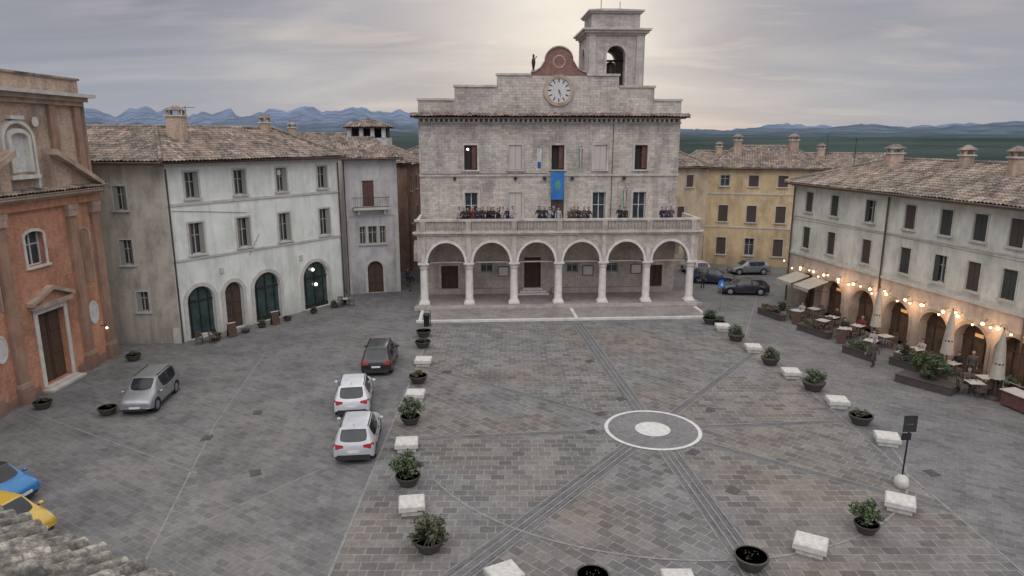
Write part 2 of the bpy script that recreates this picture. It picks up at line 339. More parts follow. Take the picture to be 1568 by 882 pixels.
def roof(g,part,mat,E0,E1,R0,R1,cw=.27,rh=.42,amp=.085):
    E0,E1,R0,R1=map(V,(E0,E1,R0,R1)); e=(E1-E0); Ln=e.length; e.normalize(); a=(R0-E0).dot(e); sv=(R0-E0)-e*a; b=(R1-E0).dot(e); S=sv.length; sn=sv.normalized(); n=e.cross(sn)
    if n.z<0:n=-n
    nc=max(4,int(Ln/cw*4)); nr=max(2,int(S/rh)); lines=[]
    for j in range(nr+1):
        if j>0: lines.append((j/nr,0.0,j-.01))
        if j<nr: lines.append((j/nr,.04,j+.01))
    vs=[];uv=[]
    for (v,h,row) in lines:
        for i in range(nc+1):
            s=Ln*i/nc; vm=1.0
            if a>.01 and s<a: vm=s/a
            if Ln-b>.01 and s>b: vm=min(vm,(Ln-s)/(Ln-b))
            vv=min(v,vm); ph=(i%4); off=(0,amp*.75,amp,amp*.75)[ph]
            jit=mn.noise(V((s*2.3,v*S*2.5,Ln)))*.045+mn.noise(V((s*.5,v*S*.5,Ln)))*.07
            vs.append(E0+e*s+sn*(S*vv)+n*(off+(h if v<=vm else 0)+jit)); uv.append((s/cw+.001,row))
    fs=[];us=[]
    W=nc+1
    for j in range(len(lines)-1):
        for i in range(nc):
            f=(j*W+i,j*W+i+1,(j+1)*W+i+1,(j+1)*W+i)
            s=Ln*(i+.5)/nc; vm=1.0
            if a>.01 and s<a: vm=s/a
            if Ln-b>.01 and s>b: vm=min(vm,(Ln-s)/(Ln-b))
            if lines[j][0]>vm+.02: continue
            fs.append(f); us.append([uv[k] for k in f])
    g.mesh(part,mat,vs,fs,False,us)
    g.face('soffit',m_wood,[p-V((0,0,.09)) for p in (E0,E1,R1,R0)])
    return n
def cap(g,p,q,r=.15):
    p=V(p);q=V(q);n=max(2,int((q-p).length/.45))
    for i in range(n): g.tube('ridge_tiles',m_roof,p.lerp(q,i/n),p.lerp(q,(i+1.1)/n),r,r*.82,8)
def chimney(g,x,y,z0,z1,w=.8,d=.6,mat=m_churchup):
    g.box('chimney',mat,x-w/2,x+w/2,y-d/2,y+d/2,z0,z1); g.box('chimney',m_stonetrim,x-w/2-.1,x+w/2+.1,y-d/2-.1,y+d/2+.1,z1,z1+.1)
    for a,b in ((-1,-1),(1,-1),(-1,1),(1,1)): g.box('chimney',mat,x+a*w*.4-.07,x+a*w*.4+.07,y+b*d*.36-.07,y+b*d*.36+.07,z1+.1,z1+.42)
    q=[V((x-w/2-.15,y-d/2-.15,z1+.42)),V((x+w/2+.15,y-d/2-.15,z1+.42)),V((x+w/2+.15,y+d/2+.15,z1+.42)),V((x-w/2-.15,y+d/2+.15,z1+.42))]
    t=[V((x-w*.2,y,z1+.75)),V((x+w*.2,y,z1+.75))]
    g.mesh('chimney',m_roof,q+t,[(0,1,5,4),(1,2,5),(2,3,4,5),(3,0,4),(0,1,2,3)])
def aerial(x,y,z,h=2.2):
    g=G('television_aerial',(x,y,z)); g.tube('mast',m_iron,(0,0,0),(0,0,h),.025); g.tube('boom',m_iron,(-.7,0,h-.1),(.7,.1,h-.1),.018)
    for k in range(7): g.tube('elements',m_iron,(-.6+.2*k,-.3+.02*k,h-.1),(-.6+.2*k,.3,h-.1),.012,n=5)
    g.finish()

# ------------------------------------------------------------ ground
g=G('ground'); n=48; vs=[V((0,0,-.06))]; 
for r in (150,1500,14000): vs+=[V((r*math.cos(2*math.pi*i/n),r*math.sin(2*math.pi*i/n),-.06)) for i in range(n)]
fs=[(0,1+i,1+(i+1)%n) for i in range(n)]
for k in range(2): fs+=[(1+k*n+i,1+(k+1)*n+i,1+(k+1)*n+(i+1)%n,1+k*n+(i+1)%n) for i in range(n)]
g.mesh('land',M('fields',(.10,.12,.115),(.04,.058,.055),scale=.008,bump=0,rough=1,spec=0),vs,fs); g.finish()
g=G('street_pavement'); g.face('p',m_pave0,[V((-60,-2,0)),V((60,-2,0)),V((60,110,0)),V((-60,110,0))]); g.finish()
CX,CY=6.93,31.5
def bx(a):
    dx,dy=math.cos(a),math.sin(a); t=1e9
    for lim,c,d in ((-6.0,CX,dx),(16.9,CX,dx),(9.,CY,dy),(51.35,CY,dy)):
        if abs(d)>1e-6:
            k=(lim-c)/d
            if k>0:t=min(t,k)
    return V((CX+dx*t,CY+dy*t,.004))
angs=[5.5,53,95.5,143,185.5,233,275.5,323]
corners=[math.atan2(y-CY,x-CX)%(2*math.pi) for x,y in ((-6,9),(16.9,9),(16.9,51.35),(-6,51.35))]
g=G('piazza_paving')
for k in range(8):
    a0=math.radians(angs[k]); a1=math.radians(angs[(k+1)%8]); 
    if a1<a0:a1+=2*math.pi
    cs=[c+o for c in corners for o in(0,2*math.pi) if a0<c+o<a1]
    pts=[V((CX,CY,.004)),bx(a0)]+[bx(c) for c in sorted(cs)]+[bx(a1)]
    g.face('stone',(m_pave1,m_pave2)[k%2],pts)
g.finish()
g=G('paving_bands')
def strip(mat,p,q,w,z,off=0):
    p=V((p[0],p[1],0));q=V((q[0],q[1],0)); d=(q-p).normalized(); nn=V((-d.y,d.x,0)); ln=(q-p).length
    a=p+nn*(off-w/2);b=q+nn*(off-w/2);c=q+nn*(off+w/2);e=p+nn*(off+w/2)
    g.face('bands',mat,[V((t.x,t.y,z)) for t in(a,b,c,e)],[(0,0),(ln,0),(ln,w),(0,w)])
for k,an in enumerate(angs):
    a=math.radians(an); p=(CX+2.35*math.cos(a),CY+2.35*math.sin(a)); q=bx(a); big=k in(2,5,6)
    strip(m_band,p,q,.95 if big else .5,.008+.0002*k)
    for of in((-.42,-.14,.14,.42) if big else (-.22,.22)): strip(m_line,p,q,.055,.012+.0002*k+abs(of)*.001,of)
for a,b,w in (((-6.0,9),(-6.0,51.3),.10),((16.9,9),(16.9,51.3),.09),((-14.9,32.1),(-12.3,20),.07),((-14.9,32.1),(-16.5,44),.06),((-24,33),(-13.5,27),.06),((-14,47),(-6.2,40),.07),((17,38),(25,30),.07),((17,48),(22,60),.07),((-12.5,22),(-6.2,30),.06)): strip(m_line,a,b,w,.0165 if a[0] in(-6.0,16.9) else .003)
g.finish()
g=G('curved_paving_border'); N=40
for k in range(N):
    qs=[]
    for kk in(k,k+1):
        a=math.radians(205+150*kk/N)
        for rr_ in(0,.1): qs.append(V((6.7+(10.9+rr_)*math.cos(a),30.5+(9.7+rr_)*math.sin(a),.0185)))
    g.face('b',m_line,[qs[0],qs[1],qs[3],qs[2]])
g.finish()
g=G('marble_circle')
def ringg(r0,r1,z,mat,N=56):
    vs=[V((CX+r*math.cos(2*math.pi*i/N),CY+r*math.sin(2*math.pi*i/N),z)) for r in (r0,r1) for i in range(N)]
    if r0<.01: g.face('stone',mat,vs[N:])
    else: g.mesh('stone',mat,vs,[(i,(i+1)%N,N+(i+1)%N,N+i) for i in range(N)])
ringg(0,2.4,.0205,m_ringin); ringg(2.18,2.36,.0245,m_wring); ringg(0,.86,.0245,m_wring)
g.finish()
mg=None
for x,y in ((-4.0,39.9),(-14.6,30.5),(4.6,33.4),(3.9,31.2),(8.3,29.0),(9,25.5),(-13.3,33.6),(18,27),(5,42),(10.5,34),(6.0,35.5),(-11,27),(-9.5,45)):
    if mg is None:
        gg=G('manhole_cover',(x,y,.026)); gg.box('plate',m_cover,-.3,.3,-.25,.25,-.02,.0)
        for k in range(5): gg.box('plate',m_cover,-.25,.25,-.21+k*.09,-.17+k*.09,.0,.006)
        mg=gg.finish()
    else: dup(mg,'manhole_cover',(x,y,.026),.1*x,.9)

# ------------------------------------------------------------ palazzo
FL=FC((-7.9,55.6),(15.8,57.0)); FU=FC(FL.p(0,0,-4.2)[:2],FL.p(23.74,0,-4.2)[:2]); FT=FC((-7.3,51.6),(15.7,53.0))
g=G('town_hall',(4,57,0),world=True)
g.fb('terrace',m_pinkpav,FT,0,FT.L,0,.15,-3.2,0); g.fb('terrace',m_step,FT,-.15,FT.L+.15,0,.157,0,.3); g.fb('terrace',m_travp,FT,-.15,FT.L+.15,.157,.3,-3.5,-3.1)
for u in(0,12.3,22.8): g.fb('terrace',m_step,FT,u,u+.25,.15,.162,-3.08,-.01)
g.fb('terrace',m_pinkpav,FL,-.1,23.9,.0,.38,-4.2,.35); g.fb('terrace',m_travp,FL,-.2,24,.0,.386,.35,.6)
cu=[.6+3.75*i for i in range(7)]
prof=[(.46,0),(.46,.18),(.42,.2),(.40,.3),(.35,.34),(.33,.4),(.315,1.8),(.30,2.95),(.30,3.0),(.36,3.02),(.34,3.1),(.40,3.3),(.46,3.34),(.46,3.42)]
for u in cu:
    c=FL.p(u,.38,-.35); g.lathe('columns',m_col,c,prof,16); g.fb('columns',m_col,FL,u-.45,u+.45,.381,.5,-.8,.1); g.fb('columns',m_col,FL,u-.45,u+.45,3.78,3.92,-.8,.1)
ops=[(.6+3.75*(i+.5),3.05,3.92,5.6,1.68) for i in range(6)]
wall(g,'loggia_arcade',m_brickarch,FL,.15,23.55,3.92,6.2,ops,rev=.7); wall(g,'loggia_arcade',m_brickarch,FL,.15,23.55,3.92,6.2,ops,rev=0,d=-.7)
for o in ops: archtrim(g,'archivolts',m_col,FL,o,.2,-.01,.07,legs=False)
for u in cu: g.fb('archivolts',m_travp,FL,u-.16,u+.16,3.93,6.2,.0,.04)
for o in ops: g.tube('tie_rods',m_iron,FL.p(o[0]-1.6,4.0,-.35),FL.p(o[0]+1.6,4.0,-.35),.025,n=6)
for u in (.15,23.55): g.face('loggia_arcade',m_brickarch,[FL.p(u,3.92,0),FL.p(u,3.92,-.7),FL.p(u,6.2,-.7),FL.p(u,6.2,0)])
for u in(.15,23.1): wall(g,'loggia_arcade',m_brickarch,FC(FL.p(u,0,0)[:2],FL.p(u,0,-4.2)[:2]),.0,4.2,3.92,6.2,[(2.3,2.7,3.92,5.5,1.3)],rev=.4)
g.fb('loggia_deck',m_travp,FL,-.1,23.8,6.2,6.36,-4.2,.12); g.fb('loggia_deck',m_travp,FL,-.2,23.9,6.36,6.5,-.3,.28); g.fb('loggia_deck',m_travp,FL,.36,23.34,6.36,6.62,-4.19,-.42)
g.fb('parapet',m_brickarch,FL,.1,23.6,6.5,7.34,-.3,-.05); g.fb('parapet',m_travp,FL,-.05,23.75,7.34,7.5,-.4,.1)
g.fb('parapet',m_bal,FL,.05,23.65,6.5,6.62,-.05,.06)
u=.35
while u<23.4:
    if min(abs(u-c) for c in cu)>.25: g.lathe('parapet',m_bal,FL.p(u,6.62,.0),[(.05,0),(.08,.12),(.09,.28),(.045,.5),(.06,.62),(.07,.72)],6)
    u+=.27
for c in cu: g.fb('parapet',m_bal,FL,c-.22,c+.22,6.5,7.34,-.04,.11)
for sd in (0.1,23.35): g.fb('parapet',m_travp,FL,sd,sd+.25,6.5,7.5,-4.2,-.41)
B=[(2.6,1.5,.39,2.9,0),(10,1.5,.39,3.6,0),(21.2,1.2,.39,2.8,0),(5.9,1.1,2.3,3.1,0),(17.2,1.1,2.2,3.0,0),(13.6,1.0,2.2,3.0,0)]
wall(g,'rear_wall',m_brickarch,FU,.2,22.9,.3,6.4,B,rev=.3)
for o in B[:3]: window(g,FU,o,'door',trim=m_travp,rev=.3,tw=.18)
for o in B[3:]: window(g,FU,o,'glass',trim=m_travp,rev=.3)
for k in range(3): g.fb('steps',m_col,FU,8.6+k*.25,11.4-k*.25,.38+.16*k,.54+.16*k,.0,1.1-k*.35)
g.fb('bench',m_travp,FU,.4,8.3,.38,.85,.01,.4); g.fb('bench',m_travp,FU,11.7,22.7,.38,.85,.01,.4)
for u,z in((7.4,1.9),(15,1.9),(19.4,2.0)): g.fb('notice_boards',m_wood,FU,u-.5,u+.5,z,z+.9,.005,.07); g.fb('notice_boards',m_framew,FU,u-.43,u+.43,z+.07,z+.83,.071,.078)
wu=[4.6,8.45,12.15,15.85,19.45]
up=[(u,1.12,11.3,13.4,0) for u in wu]; lo=[(u,1.15,6.64,9.35,0) for u in wu]
wall(g,'facade',m_trav,FU,.2,22.8,6.4,15.2,up+lo,rev=.35)
st=['dark','shut','dark','shut','dark']; st2=['glass','shut','shut','glass','glass']
for o,s in zip(up,st): window(g,FU,o,s,trim=m_travp,sill=m_travp,rev=.35,tw=.16,shut=m_louvl if s=='shut' else m_louvd)
for i,(o,s) in enumerate(zip(lo,st2)): window(g,FU,o,s,trim=m_travp,rev=.35,tw=.2,shut=m_louvl if i!=2 else m_louvd,frame=m_framew)
for i in(0,2,4): g.fb('shutters',m_woodr,FU,wu[i]+.1,wu[i]+.5,11.4,13.3,-.2,-.15)
g.fb('string_courses',m_travp,FU,.15,22.85,10.75,10.93,.0,.1); g.fb('string_courses',m_travp,FU,.15,22.85,15.2,15.35,-.1,.14)
k=.2
while k<22.8: g.fb('cornice',m_travp,FU,k,k+.16,15.35,15.6,-.05,.45); k+=.42
g.fb('cornice',m_bal,FU,.2,22.8,15.35,15.6,-.3,-.049); g.fb('cornice',m_travp,FU,-.1,23.1,15.6,15.74,-.2,.6)
roof(g,'cornice_tiles',m_roof,FU.p(-.45,15.76,.85),FU.p(23.45,15.76,.85),FU.p(-.45,16.06,-.02),FU.p(23.45,16.06,-.02))
g.fb('stepped_parapet',m_trav,FU,.2,22.8,15.74,17.1,-.55,-.03); g.fb('stepped_parapet',m_travp,FU,.1,3.3,17.1,17.28,-.65,.06); g.fb('stepped_parapet',m_travp,FU,20.4,22.9,17.1,17.28,-.65,.06)
g.fb('stepped_parapet',m_trav,FU,3.3,20.4,17.1,18.2,-.549,-.031); g.fb('stepped_parapet',m_travp,FU,3.2,6.9,18.2,18.38,-.65,.06); g.fb('stepped_parapet',m_travp,FU,17.3,20.5,18.2,18.38,-.65,.06)
g.fb('stepped_parapet',m_trav,FU,6.9,17.3,18.2,19.15,-.548,-.032); g.fb('stepped_parapet',m_travp,FU,6.8,9.8,19.15,19.33,-.65,.06); g.fb('stepped_parapet',m_travp,FU,14.5,17.4,19.15,19.33,-.65,.06)
pp=[(9.8,19.15),(14.5,19.15),(14.5,19.4),(14.1,19.5),(13.7,19.75),(13.5,20.1),(13.35,20.3)]+[(12.15+1.2*math.cos(a),20.35+1.1*math.sin(a)) for a in [math.pi*i/12 for i in range(1,12)]]+[(10.95,20.3),(10.8,20.1),(10.6,19.75),(10.2,19.5),(9.8,19.4)]
g.face('pediment',m_redped,[FU.p(a,b,-.03) for a,b in pp]); g.face('pediment',m_redped,[FU.p(a,b,-.6) for a,b in pp])
for a,b in zip(pp[1:],pp[2:]+pp[:1]):
    w=.12; g.hexa('pediment',m_bal,[FU.p(a[0],a[1],-.62),FU.p(b[0],b[1],-.62),FU.p(b[0],b[1]+w,-.62),FU.p(a[0],a[1]+w,-.62),FU.p(a[0],a[1],.06),FU.p(b[0],b[1],.06),FU.p(b[0],b[1]+w,.06),FU.p(a[0],a[1]+w,.06)])
disc(g,'pediment',m_churchcor,FU,12.15,20.3,.55,.0,.42,thick=.05)
disc(g,'clock',m_churchcor,FU,12.15,17.95,1.3,.12,1.02,thick=.2); disc(g,'clock',m_wring,FU,12.15,17.95,1.03,.03)
for i in range(12):
    a=math.radians(90-30*i); c=(12.15+.8*math.cos(a),17.95+.8*math.sin(a)); r=V((math.cos(a),math.sin(a))); t=V((-r.y,r.x)); q=[V(c)+r*.15+t*.045,V(c)+r*.15-t*.045,V(c)-r*.15-t*.045,V(c)-r*.15+t*.045]
    g.face('clock',m_iron,[FU.p(p.x,p.y,.045) for p in q])
for a,l,w in ((math.radians(-62),.5,.05),(math.radians(-75),.75,.035)):
    r=V((math.cos(a),math.sin(a)));t=V((-r.y,r.x)); g.face('clock',m_iron,[FU.p(p.x,p.y,.05) for p in (V((12.15,17.95))+t*w,V((12.15,17.95))+r*l,V((12.15,17.95))-t*w,V((12.15,17.95))-r*.12)])
c=FU.p(10.0,19.4,-.3); g.lathe('finial',m_iron,c,[(.16,0),(.16,.2),(.08,.25),(.12,.5),(.17,.85),(.14,1.1),(.06,1.22),(.1,1.32),(.09,1.45),(.02,1.52)],10); g.tube('finial',m_iron,c+V((0,0,1.0)),c+V((.3,0,1.35)),.05,.03)
for a,b in (((.2,0),(.2,-15)),((.2,-15),(22.8,-15)),((22.8,-15),(22.8,0))): g.face('side_walls',m_trav,[FU.p(a[0],0,a[1]),FU.p(b[0],0,b[1]),FU.p(b[0],15.6,b[1]),FU.p(a[0],15.6,a[1])])
roof(g,'roof',m_roof,FU.p(22.8,15.7,-.6),FU.p(.2,15.7,-.6),FU.p(16,17.0,-7.5),FU.p(7,17.0,-7.5)); roof(g,'roof',m_roof,FU.p(.0,15.6,-15.3),FU.p(23,15.6,-15.3),FU.p(7,17.,-7.5),FU.p(16,17.,-7.5))
for u in(3.2,8.45,11,13.4,18): g.fb('floodlights',m_iron,FU,u-.12,u+.12,10.45,10.7,.02,.3)
g.tube('cables',m_iron,FU.p(.3,10.95,.12),FU.p(11.3,10.98,.12),.02,n=5); g.tube('cables',m_iron,FU.p(16.9,6.7,.06),FU.p(16.95,15.2,.06),.025,n=5)
g.ball('lamp',m_lampw,FU.p(4.35,13.05,-.12),.1)
g.finish()
# bell tower
FTw=FC((7.1,67),(12.3,67.3)); g=G('bell_tower',(9.7,69,0),world=True); T=FTw.L
sidesT=[(FTw),FC(FTw.p(T,0,0)[:2],FTw.p(T,0,-T)[:2]),FC(FTw.p(T,0,-T)[:2],FTw.p(0,0,-T)[:2]),FC(FTw.p(0,0,-T)[:2],FTw.p(0,0,0)[:2])]
for f in sidesT:
    o=(T/2,1.75,18.2,22.4,.87); wall(g,'shaft',m_towers,f,0,T,0,23.5,[o],rev=.8); archtrim(g,'arch_trim',m_travp,f,o,.2,-.01,.08)
    for a in(.0,T-.75): g.fb('corner_pilasters',m_travp,f,a+.06,a+.7,17.5,23.3,.001,.1)
g.fb('cornice',m_travp,FTw,-.15,T+.15,23.3,23.5,-T-.15,.15); g.fb('cornice',m_travp,FTw,-.4,T+.4,23.5,23.72,-T-.4,.4); g.fb('cornice',m_travp,FTw,-.6,T+.6,23.72,23.88,-T-.6,.6)
g.fb('attic',m_towers,FTw,.35,T-.35,23.88,25.3,-T+.35,-.35); g.fb('attic',m_travp,FTw,.15,T-.15,25.3,25.45,-T+.15,-.15); g.fb('attic',m_travp,FTw,.0,T,25.45,25.56,-T,0)
g.face('roof',m_roof,[FTw.p(0,25.57,0),FTw.p(T,25.57,0),FTw.p(T*.6,26.1,-T*.5),FTw.p(T*.4,26.1,-T*.5)]); g.face('roof',m_roof,[FTw.p(0,25.57,0),FTw.p(0,25.57,-T),FTw.p(T*.4,26.1,-T*.5)]); g.face('roof',m_roof,[FTw.p(T,25.57,0),FTw.p(T,25.57,-T),FTw.p(T*.6,26.1,-T*.5)])
g.fb('belfry_floor',m_towers,FTw,.8,T-.8,18.0,18.19,-T+.8,-.8)
bc=FTw.p(T/2,19.9,-T/2); g.lathe('bell',m_copper,bc,[(.78,0),(.68,.15),(.55,.5),(.46,.95),(.3,1.25),(.05,1.3)],16); g.tube('bell',m_iron,bc+V((-1.8,0,1.4)),bc+V((1.8,0,1.4)),.1)
for x,h in((.3,1.1),(.65,.8)): g.tube('mast',m_iron,FTw.p(T*x,25.9,-T/2),FTw.p(T*x,25.9+h,-T/2),.03)
g.finish()
# flags
def clothmesh(g,part,mat,F,u0,u1,z0,z1,d,amp,folds,taper=1.0,nu=16,nz=12,off=.0):
    vs=[]
    for j in range(nz+1):
        t=j/nz
        for i in range(nu+1):
            s=i/nu; uc=(u0+u1)/2; w=(u1-u0)*(1-(1-taper)*t); vs.append(F.p(uc+w*(s-.5)+off*t,z1+(z0-z1)*t,d+amp*math.sin(s*folds*math.pi*2+t*1.5)*(.3+.7*t)))
    ms={}
    for j in range(nz):
        for i in range(nu):
            ms.setdefault(mat(i/nu,j/nz) if callable(mat) else mat,[]).append((j*(nu+1)+i,j*(nu+1)+i+1,(j+1)*(nu+1)+i+1,(j+1)*(nu+1)+i))
    for m,f in ms.items(): g.mesh(part,m,vs,f,True)
m_fb=M('flag_blue',(.04,.18,.48),(.03,.13,.36)); m_fg=M('flag_green',(.10,.30,.22),(.07,.22,.16)); m_fw=M('flag_white',(.6,.6,.58),(.5,.5,.48)); m_fr=M('flag_red',(.4,.07,.07),(.3,.05,.05))
g=G('hanging_banner',FU.p(12.1,9,0.3),world=True)
clothmesh(g,'cloth',lambda s,t:(m_fg if ((s-.5)**2/.05+(t-.45)**2/.03)<1 else m_fb),FU,11.5,12.7,8.75,11.15,.42,.07,1.5,.9,20,20); g.tube('rod',m_iron,FU.p(11.4,11.17,.42),FU.p(12.8,11.17,.42),.03); g.tube('bracket',m_iron,FU.p(12.1,11.17,.42),FU.p(12.1,11.17,0),.02); g.finish()
for u,z,tl in((10.7,11.1,-.5),(13.75,11.1,.5),(17.85,7.6,.2)):
    g=G('flag',FU.p(u,z,0.1),world=True); a=FU.p(u,z,.1); b=FU.p(u+tl*.6,z+2.2,1.0); g.tube('pole',m_framew,a,b,.03,.025); g.ball('pole_tip',m_copper,b,.06)
    clothmesh(g,'cloth',(lambda s,t:(m_fg if s<.33 else m_fw if s<.66 else m_fr)) if tl>0 else (lambda s,t:(m_fb if t>.6 else m_fw)),FU,u+tl*.5-.2,u+tl*.5+.2,z+.35,z+2.0,.85,.1,1.5,.7); g.finish()

# ------------------------------------------------------------ left white building
FA=FC((-23.1,46),(-14.7,58.8)); FS=FC((-34,45.6),(-23.1,46)); g=G('corner_palazzo',(-23,46,0),world=True)
wt=[1.9,5.7,9.4,13.5]
a2=[(t,1.0,9.95,11.75,0) for t in wt]; a1=[(t,1.1,6.05,8.25,0) for t in wt]
ar=[(1.75,2.1,.05,3.75,1.05),(4.4,1.5,.1,3.6,.75),(7.35,2.4,.05,3.85,1.2),(12.2,2.7,.05,3.95,1.35)]
wall(g,'front_wall',m_white,FA,0,FA.L,0,12.5,a1+a2+ar,rev=.28)
for o in a1+a2: window(g,FA,o,'open',frame=m_frame,trim=m_stonetrim,sill=m_stonetrim,shut=m_louvg,tw=.13,rev=.28)
for i,o in enumerate(ar):
    archtrim(g,'arch_trim',m_stonetrim,FA,o,.28,-.01,.07)
    if i==1: window(g,FA,o,'door',rev=.28)
    else:
        pane(g,'shop_windows',m_shop,FA,o,-.27); u,w,zb,zt,r=o
        for q in(-.33,0,.33): g.fb('shop_frames',m_iron,FA,u+q*w-.03,u+q*w+.03,zb,zt-.15-(abs(q)*r*.8),-.268,-.2)
        g.fb('shop_frames',m_iron,FA,u-w/2,u+w/2,zt-r-.04,zt-r+.04,-.266,-.19); g.fb('shop_frames',m_iron,FA,u-w/2,u+w/2,zb,zb+.3,-.266,-.19)
for u,z in((12.0,3.3),(12.25,2.0)): g.ball('shop_lamp',m_lampw,FA.p(u,z,-.1),.13)
g.fb('string_courses',m_stonetrim,FA,-.03,FA.L,9.5,9.68,.0,.09); g.fb('string_courses',m_stonetrim,FA,-.03,FA.L,5.7,5.86,.0,.09)
for u,z in((3.4,5.2),(10.6,5.1),(9,12)): g.fb('boxes',m_stonetrim,FA,u,u+.3,z-.8,z-.4,.0,.1)
for q in((.3,9.2,6.0,8.6),(6.0,5.4,7.0,6.9)): g.tube('wires',m_iron,FA.p(q[0],q[1],.05),FA.p(q[2],q[3],.05),.015,n=5)
sw=[(7.9,.85,9.3,10.9,0),(7.9,.85,5.6,7.3,0),(8.6,.8,2.3,3.7,0),(3.5,.85,9.3,10.9,0),(3.5,.85,5.6,7.3,0)]
wall(g,'side_wall',m_beige,FS,0,FS.L,0,12.5,sw,rev=.25)
for o in sw: window(g,FS,o,'open',trim=m_stonetrim,sill=m_stonetrim,shut=m_louvg,tw=.08)
g.fb('quoins',m_stonetrim,FS,FS.L-.5,FS.L+.02,.0,1.1,.0,.06)
D=FA.p(FA.L,0,-10); Eo=FA.p(FA.L,0,0)
for a,b in((Eo,D),(D,V((-34,60,0))),(V((-34,60,0)),V((-34,45.6,0)))): g.face('rear_walls',m_beige,[a,b,b+V((0,0,12.5)),a+V((0,0,12.5))])
zr=14.75; Cc=FA.p(-.25,12.5,.7)+FS.n*.55; P=V((-25.8,51,zr)); Ro=FA.p(FA.L-2.5,zr,-5)
Eo_=FA.p(FA.L+.3,12.5,.7); So=V((-34.5,45.0,12.5)); Rs=V((-34.5,51,zr)); Do=FA.p(FA.L+.3,12.5,-10.5)
roof(g,'roof',m_roof,Cc,Eo_,P,Ro); roof(g,'roof',m_roof,So,Cc,Rs,P)
roof(g,'roof',m_roof,Eo_,Do,Ro,Ro-FA.n*.1); g.face('roof_back',m_roof,[P,Ro,Do,V((-34.5,60.3,12.5)),Rs])
cap(g,Cc+V((0,0,.1)),P+V((0,0,.1)));cap(g,P+V((0,0,.08)),Ro+V((0,0,.08)));cap(g,P+V((0,0,.08)),Rs+V((0,0,.08)));cap(g,Eo_+V((0,0,.1)),Ro+V((0,0,.1)))
g.tube('gutters',m_copper,FA.p(-.2,12.42,.72),FA.p(FA.L+.2,12.42,.72),.09); g.tube('gutters',m_copper,V((-34,45,12.42)),Cc-V((0,0,.08)),.09)
g.tube('gutters',m_copper,FA.p(.08,0,.1),FA.p(.08,12.0,.1),.06); g.tube('gutters',m_copper,FA.p(FA.L-.15,0,.1),FA.p(FA.L-.15,12,.1),.06)
g.fb('cornice',m_stonetrim,FA,-.1,FA.L+.05,12.1,12.38,.0,.3)
chimney(g,-23.9,50.2,13.6,15.5,1.1,.8); chimney(g,-20.5,58.5,14,15.2,.7,.6)
k=0
while k<FA.L: g.fb('rafters',m_wood,FA,k,k+.1,12.385,12.46,.0,.62); k+=.55
g.finish()
# narrow grey house
FB=FC((-14.9,61.0),(-10.4,62.6)); g=G('narrow_house',(-12.5,62,0),world=True)
bo=[(2.15,1.0,8.0,10.3,0),(2.4,.8,4.6,6.2,0),(1.5,.55,4.6,6.2,0),(3.3,.55,4.6,6.2,0),(2.5,1.4,.05,3.0,.7)]
wall(g,'front_wall',m_greyp,FB,0,FB.L,0,12.3,bo,rev=.25)
window(g,FB,bo[0],'shut',trim=m_stonetrim,shut=m_woodr); 
for o in bo[1:4]: window(g,FB,o,'glass',trim=m_stonetrim,sill=m_stonetrim,tw=.08)
window(g,FB,bo[4],'door',trim=m_stonetrim,tw=.22)
g.fb('balcony',m_stonetrim,FB,.7,3.9,7.75,7.95,.0,.9)
for k in range(22): g.tube('balcony',m_iron,FB.p(.75+k*.147,7.95,.85),FB.p(.75+k*.147,8.85,.85),.012,n=5)
for q in(8.85,8.02): g.tube('balcony',m_iron,FB.p(.72,q,.85),FB.p(3.88,q,.85),.025)
for uu in(.72,3.88): g.tube('balcony',m_iron,FB.p(uu,8.85,0),FB.p(uu,8.85,.85),.02)
for uu in(1.1,3.4): g.fb('balcony',m_stonetrim,FB,uu,uu+.2,7.35,7.75,.0,.6)
g.fb('string_courses',m_stonetrim,FB,0,FB.L,7.1,7.25,.0,.07); g.fb('pilasters',m_stonetrim,FB,.0,.35,.0,7.1,.0,.08); g.fb('pilasters',m_stonetrim,FB,FB.L-.35,FB.L,.0,7.1,.0,.08)
for a in(0,FB.L): g.face('side_walls',m_greyp,[FB.p(a,0,0),FB.p(a,0,-9),FB.p(a,12.3,-9),FB.p(a,12.3,0)])
g.face('side_walls',m_greyp,[FB.p(0,0,-9),FB.p(FB.L,0,-9),FB.p(FB.L,12.3,-9),FB.p(0,12.3,-9)])
roof(g,'roof',m_roof,FB.p(-.5,12.25,.7),FB.p(FB.L+.5,12.25,.7),FB.p(-.5,14.1,-4.5),FB.p(FB.L-1.5,14.1,-4.5)); roof(g,'roof',m_roof,FB.p(FB.L+.5,12.25,.7),FB.p(FB.L+.5,12.25,-9.6),FB.p(FB.L-1.5,14.1,-4.3),FB.p(FB.L-1.5,14.1,-4.6))
g.tube('gutters',m_copper,FB.p(-.4,12.2,.75),FB.p(FB.L+.5,12.2,.75),.08); g.tube('gutters',m_copper,FB.p(.1,0,.1),FB.p(.1,12.2,.1),.05)
g.finish()
